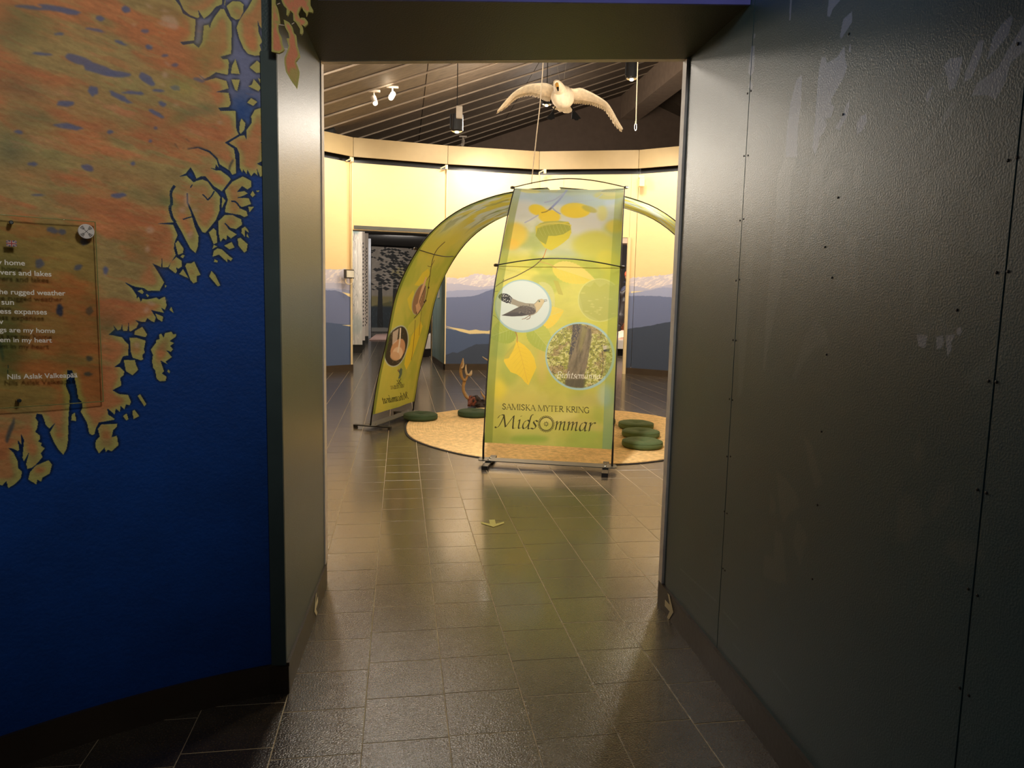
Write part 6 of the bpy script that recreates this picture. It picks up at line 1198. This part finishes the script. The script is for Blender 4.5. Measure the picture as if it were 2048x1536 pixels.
nd = [(1241, 642, 0), (1245, 615, 0), (1247, 598, 0), (1243, 588, -.05), (1237, 584, -.1), (1251, 600, -.1), (1258, 592, -.15), (1246, 625, .1), (1252, 640, .1), (1257, 655, .1), (1260, 664, .05), (1237, 655, -.05), (1240, 668, -.05), (1244, 672, -.08), (1232, 650, 0), (1228, 658, 0), (1254, 578, -.1)]
skin_fig('body', [dq(*p) for p in nd], [(0, 1), (1, 2), (2, 3), (3, 4), (2, 5), (5, 6), (0, 7), (7, 8), (8, 9), (9, 10), (0, 11), (11, 12), (12, 13), (0, 14), (14, 15), (3, 16)], [.12, .13, .11, .08, .045, .05, .035, .07, .045, .035, .035, .07, .04, .035, .03, .02, .015], FUR, dg_)
pn = empty('person', tuple(dq(1253, 690, .4)), 'person in dark jacket and orange cap bending towards the black dog', 'person')
JK = mat('dark_jacket', (46, 48, 66), .7, var=.25, scale=8); SK = mat('skin_tone', (176, 116, 90), .6); OC = mat('orange_cap', (206, 96, 66), .6); TR = mat('dark_trousers', (34, 32, 36), .8)
bn = [(1270, 640, .5), (1266, 610, .45), (1258, 585, .4), (1255, 570, .36), (1256, 558, .3), (1257, 550, .26), (1247, 578, .25), (1243, 592, .1), (1252, 602, .02), (1268, 580, .5), (1272, 600, .35), (1262, 606, .1), (1262, 660, .45), (1250, 676, .3), (1272, 676, .6), (1278, 672, .3), (1268, 684, .25), (1284, 684, .5)]
skin_fig('body', [dq(*p) for p in bn], [(0, 1), (1, 2), (2, 3), (3, 4), (4, 5), (2, 6), (6, 7), (7, 8), (2, 9), (9, 10), (10, 11), (0, 12), (12, 13), (13, 14), (0, 15), (15, 16), (16, 17)], [.17, .18, .19, .08, .095, .10, .085, .065, .05, .085, .065, .05, .10, .08, .06, .10, .08, .06], JK, pn)
hc_ = dq(1256.5, 553, .24); b = MB(); b.lathe([(.02, -.125), (.06, -.11), (.085, -.06), (.10, 0), (.098, .06), (.06, .10), (.01, .115)], tuple(hc_), 16); fc = b.build('head', SK, pn, smooth=True)
MB().lathe([(.008, -.015), (.018, 0), (.008, .03)], (hc_.x-.03, hc_.y-.10, hc_.z-.01), 8).build('nose', SK, fc)
for dx in (-.05, .02): MB().lathe([(.004, -.01), (.012, 0), (.004, .01)], (hc_.x+dx, hc_.y-.092, hc_.z+.03), 8).build('eye', TR, fc)
MB().box((hc_.x-.015, hc_.y-.09, hc_.z-.06), (.05, .02, .012)).build('mouth', mat('lip', (130, 70, 60), .6), fc)
MB().lathe([(.112, -.02), (.122, .0), (.118, .07), (.08, .125), (.02, .14)], (hc_.x+.01, hc_.y, hc_.z+.03), 18).build('cap', OC, pn, smooth=True); MB().lathe([(.10, -.14), (.115, -.08), (.108, 0)], (hc_.x+.03, hc_.y+.03, hc_.z), 14).build('hair', mat('dark_hair', (50, 36, 30), .8), pn, smooth=True)
for k_, (u, v, dy) in enumerate(((1252, 602, .02), (1262, 606, .1))):
    c_ = dq(u, v, dy); nds = [c_, c_+Vector((-.01, -.03, -.07))]; ed = [(0, 1)]; rd = [.04, .038]
    for f_ in range(4): a_ = nds[1]+Vector((-.03+.02*f_, 0, 0)); i0 = len(nds); nds += [a_+Vector((-.008+.004*f_, -.01, -.05)), a_+Vector((-.012+.006*f_, .005, -.09+.006*abs(f_-1.5)))]; ed += [(1, i0), (i0, i0+1)]; rd += [.011, .009]
    i0 = len(nds); nds += [c_+Vector((.045, -.03, -.05)), c_+Vector((.055, -.03, -.085))]; ed += [(0, i0), (i0, i0+1)]; rd += [.013, .01]
    skin_fig('hand', nds, ed, rd, SK, pn, 1)
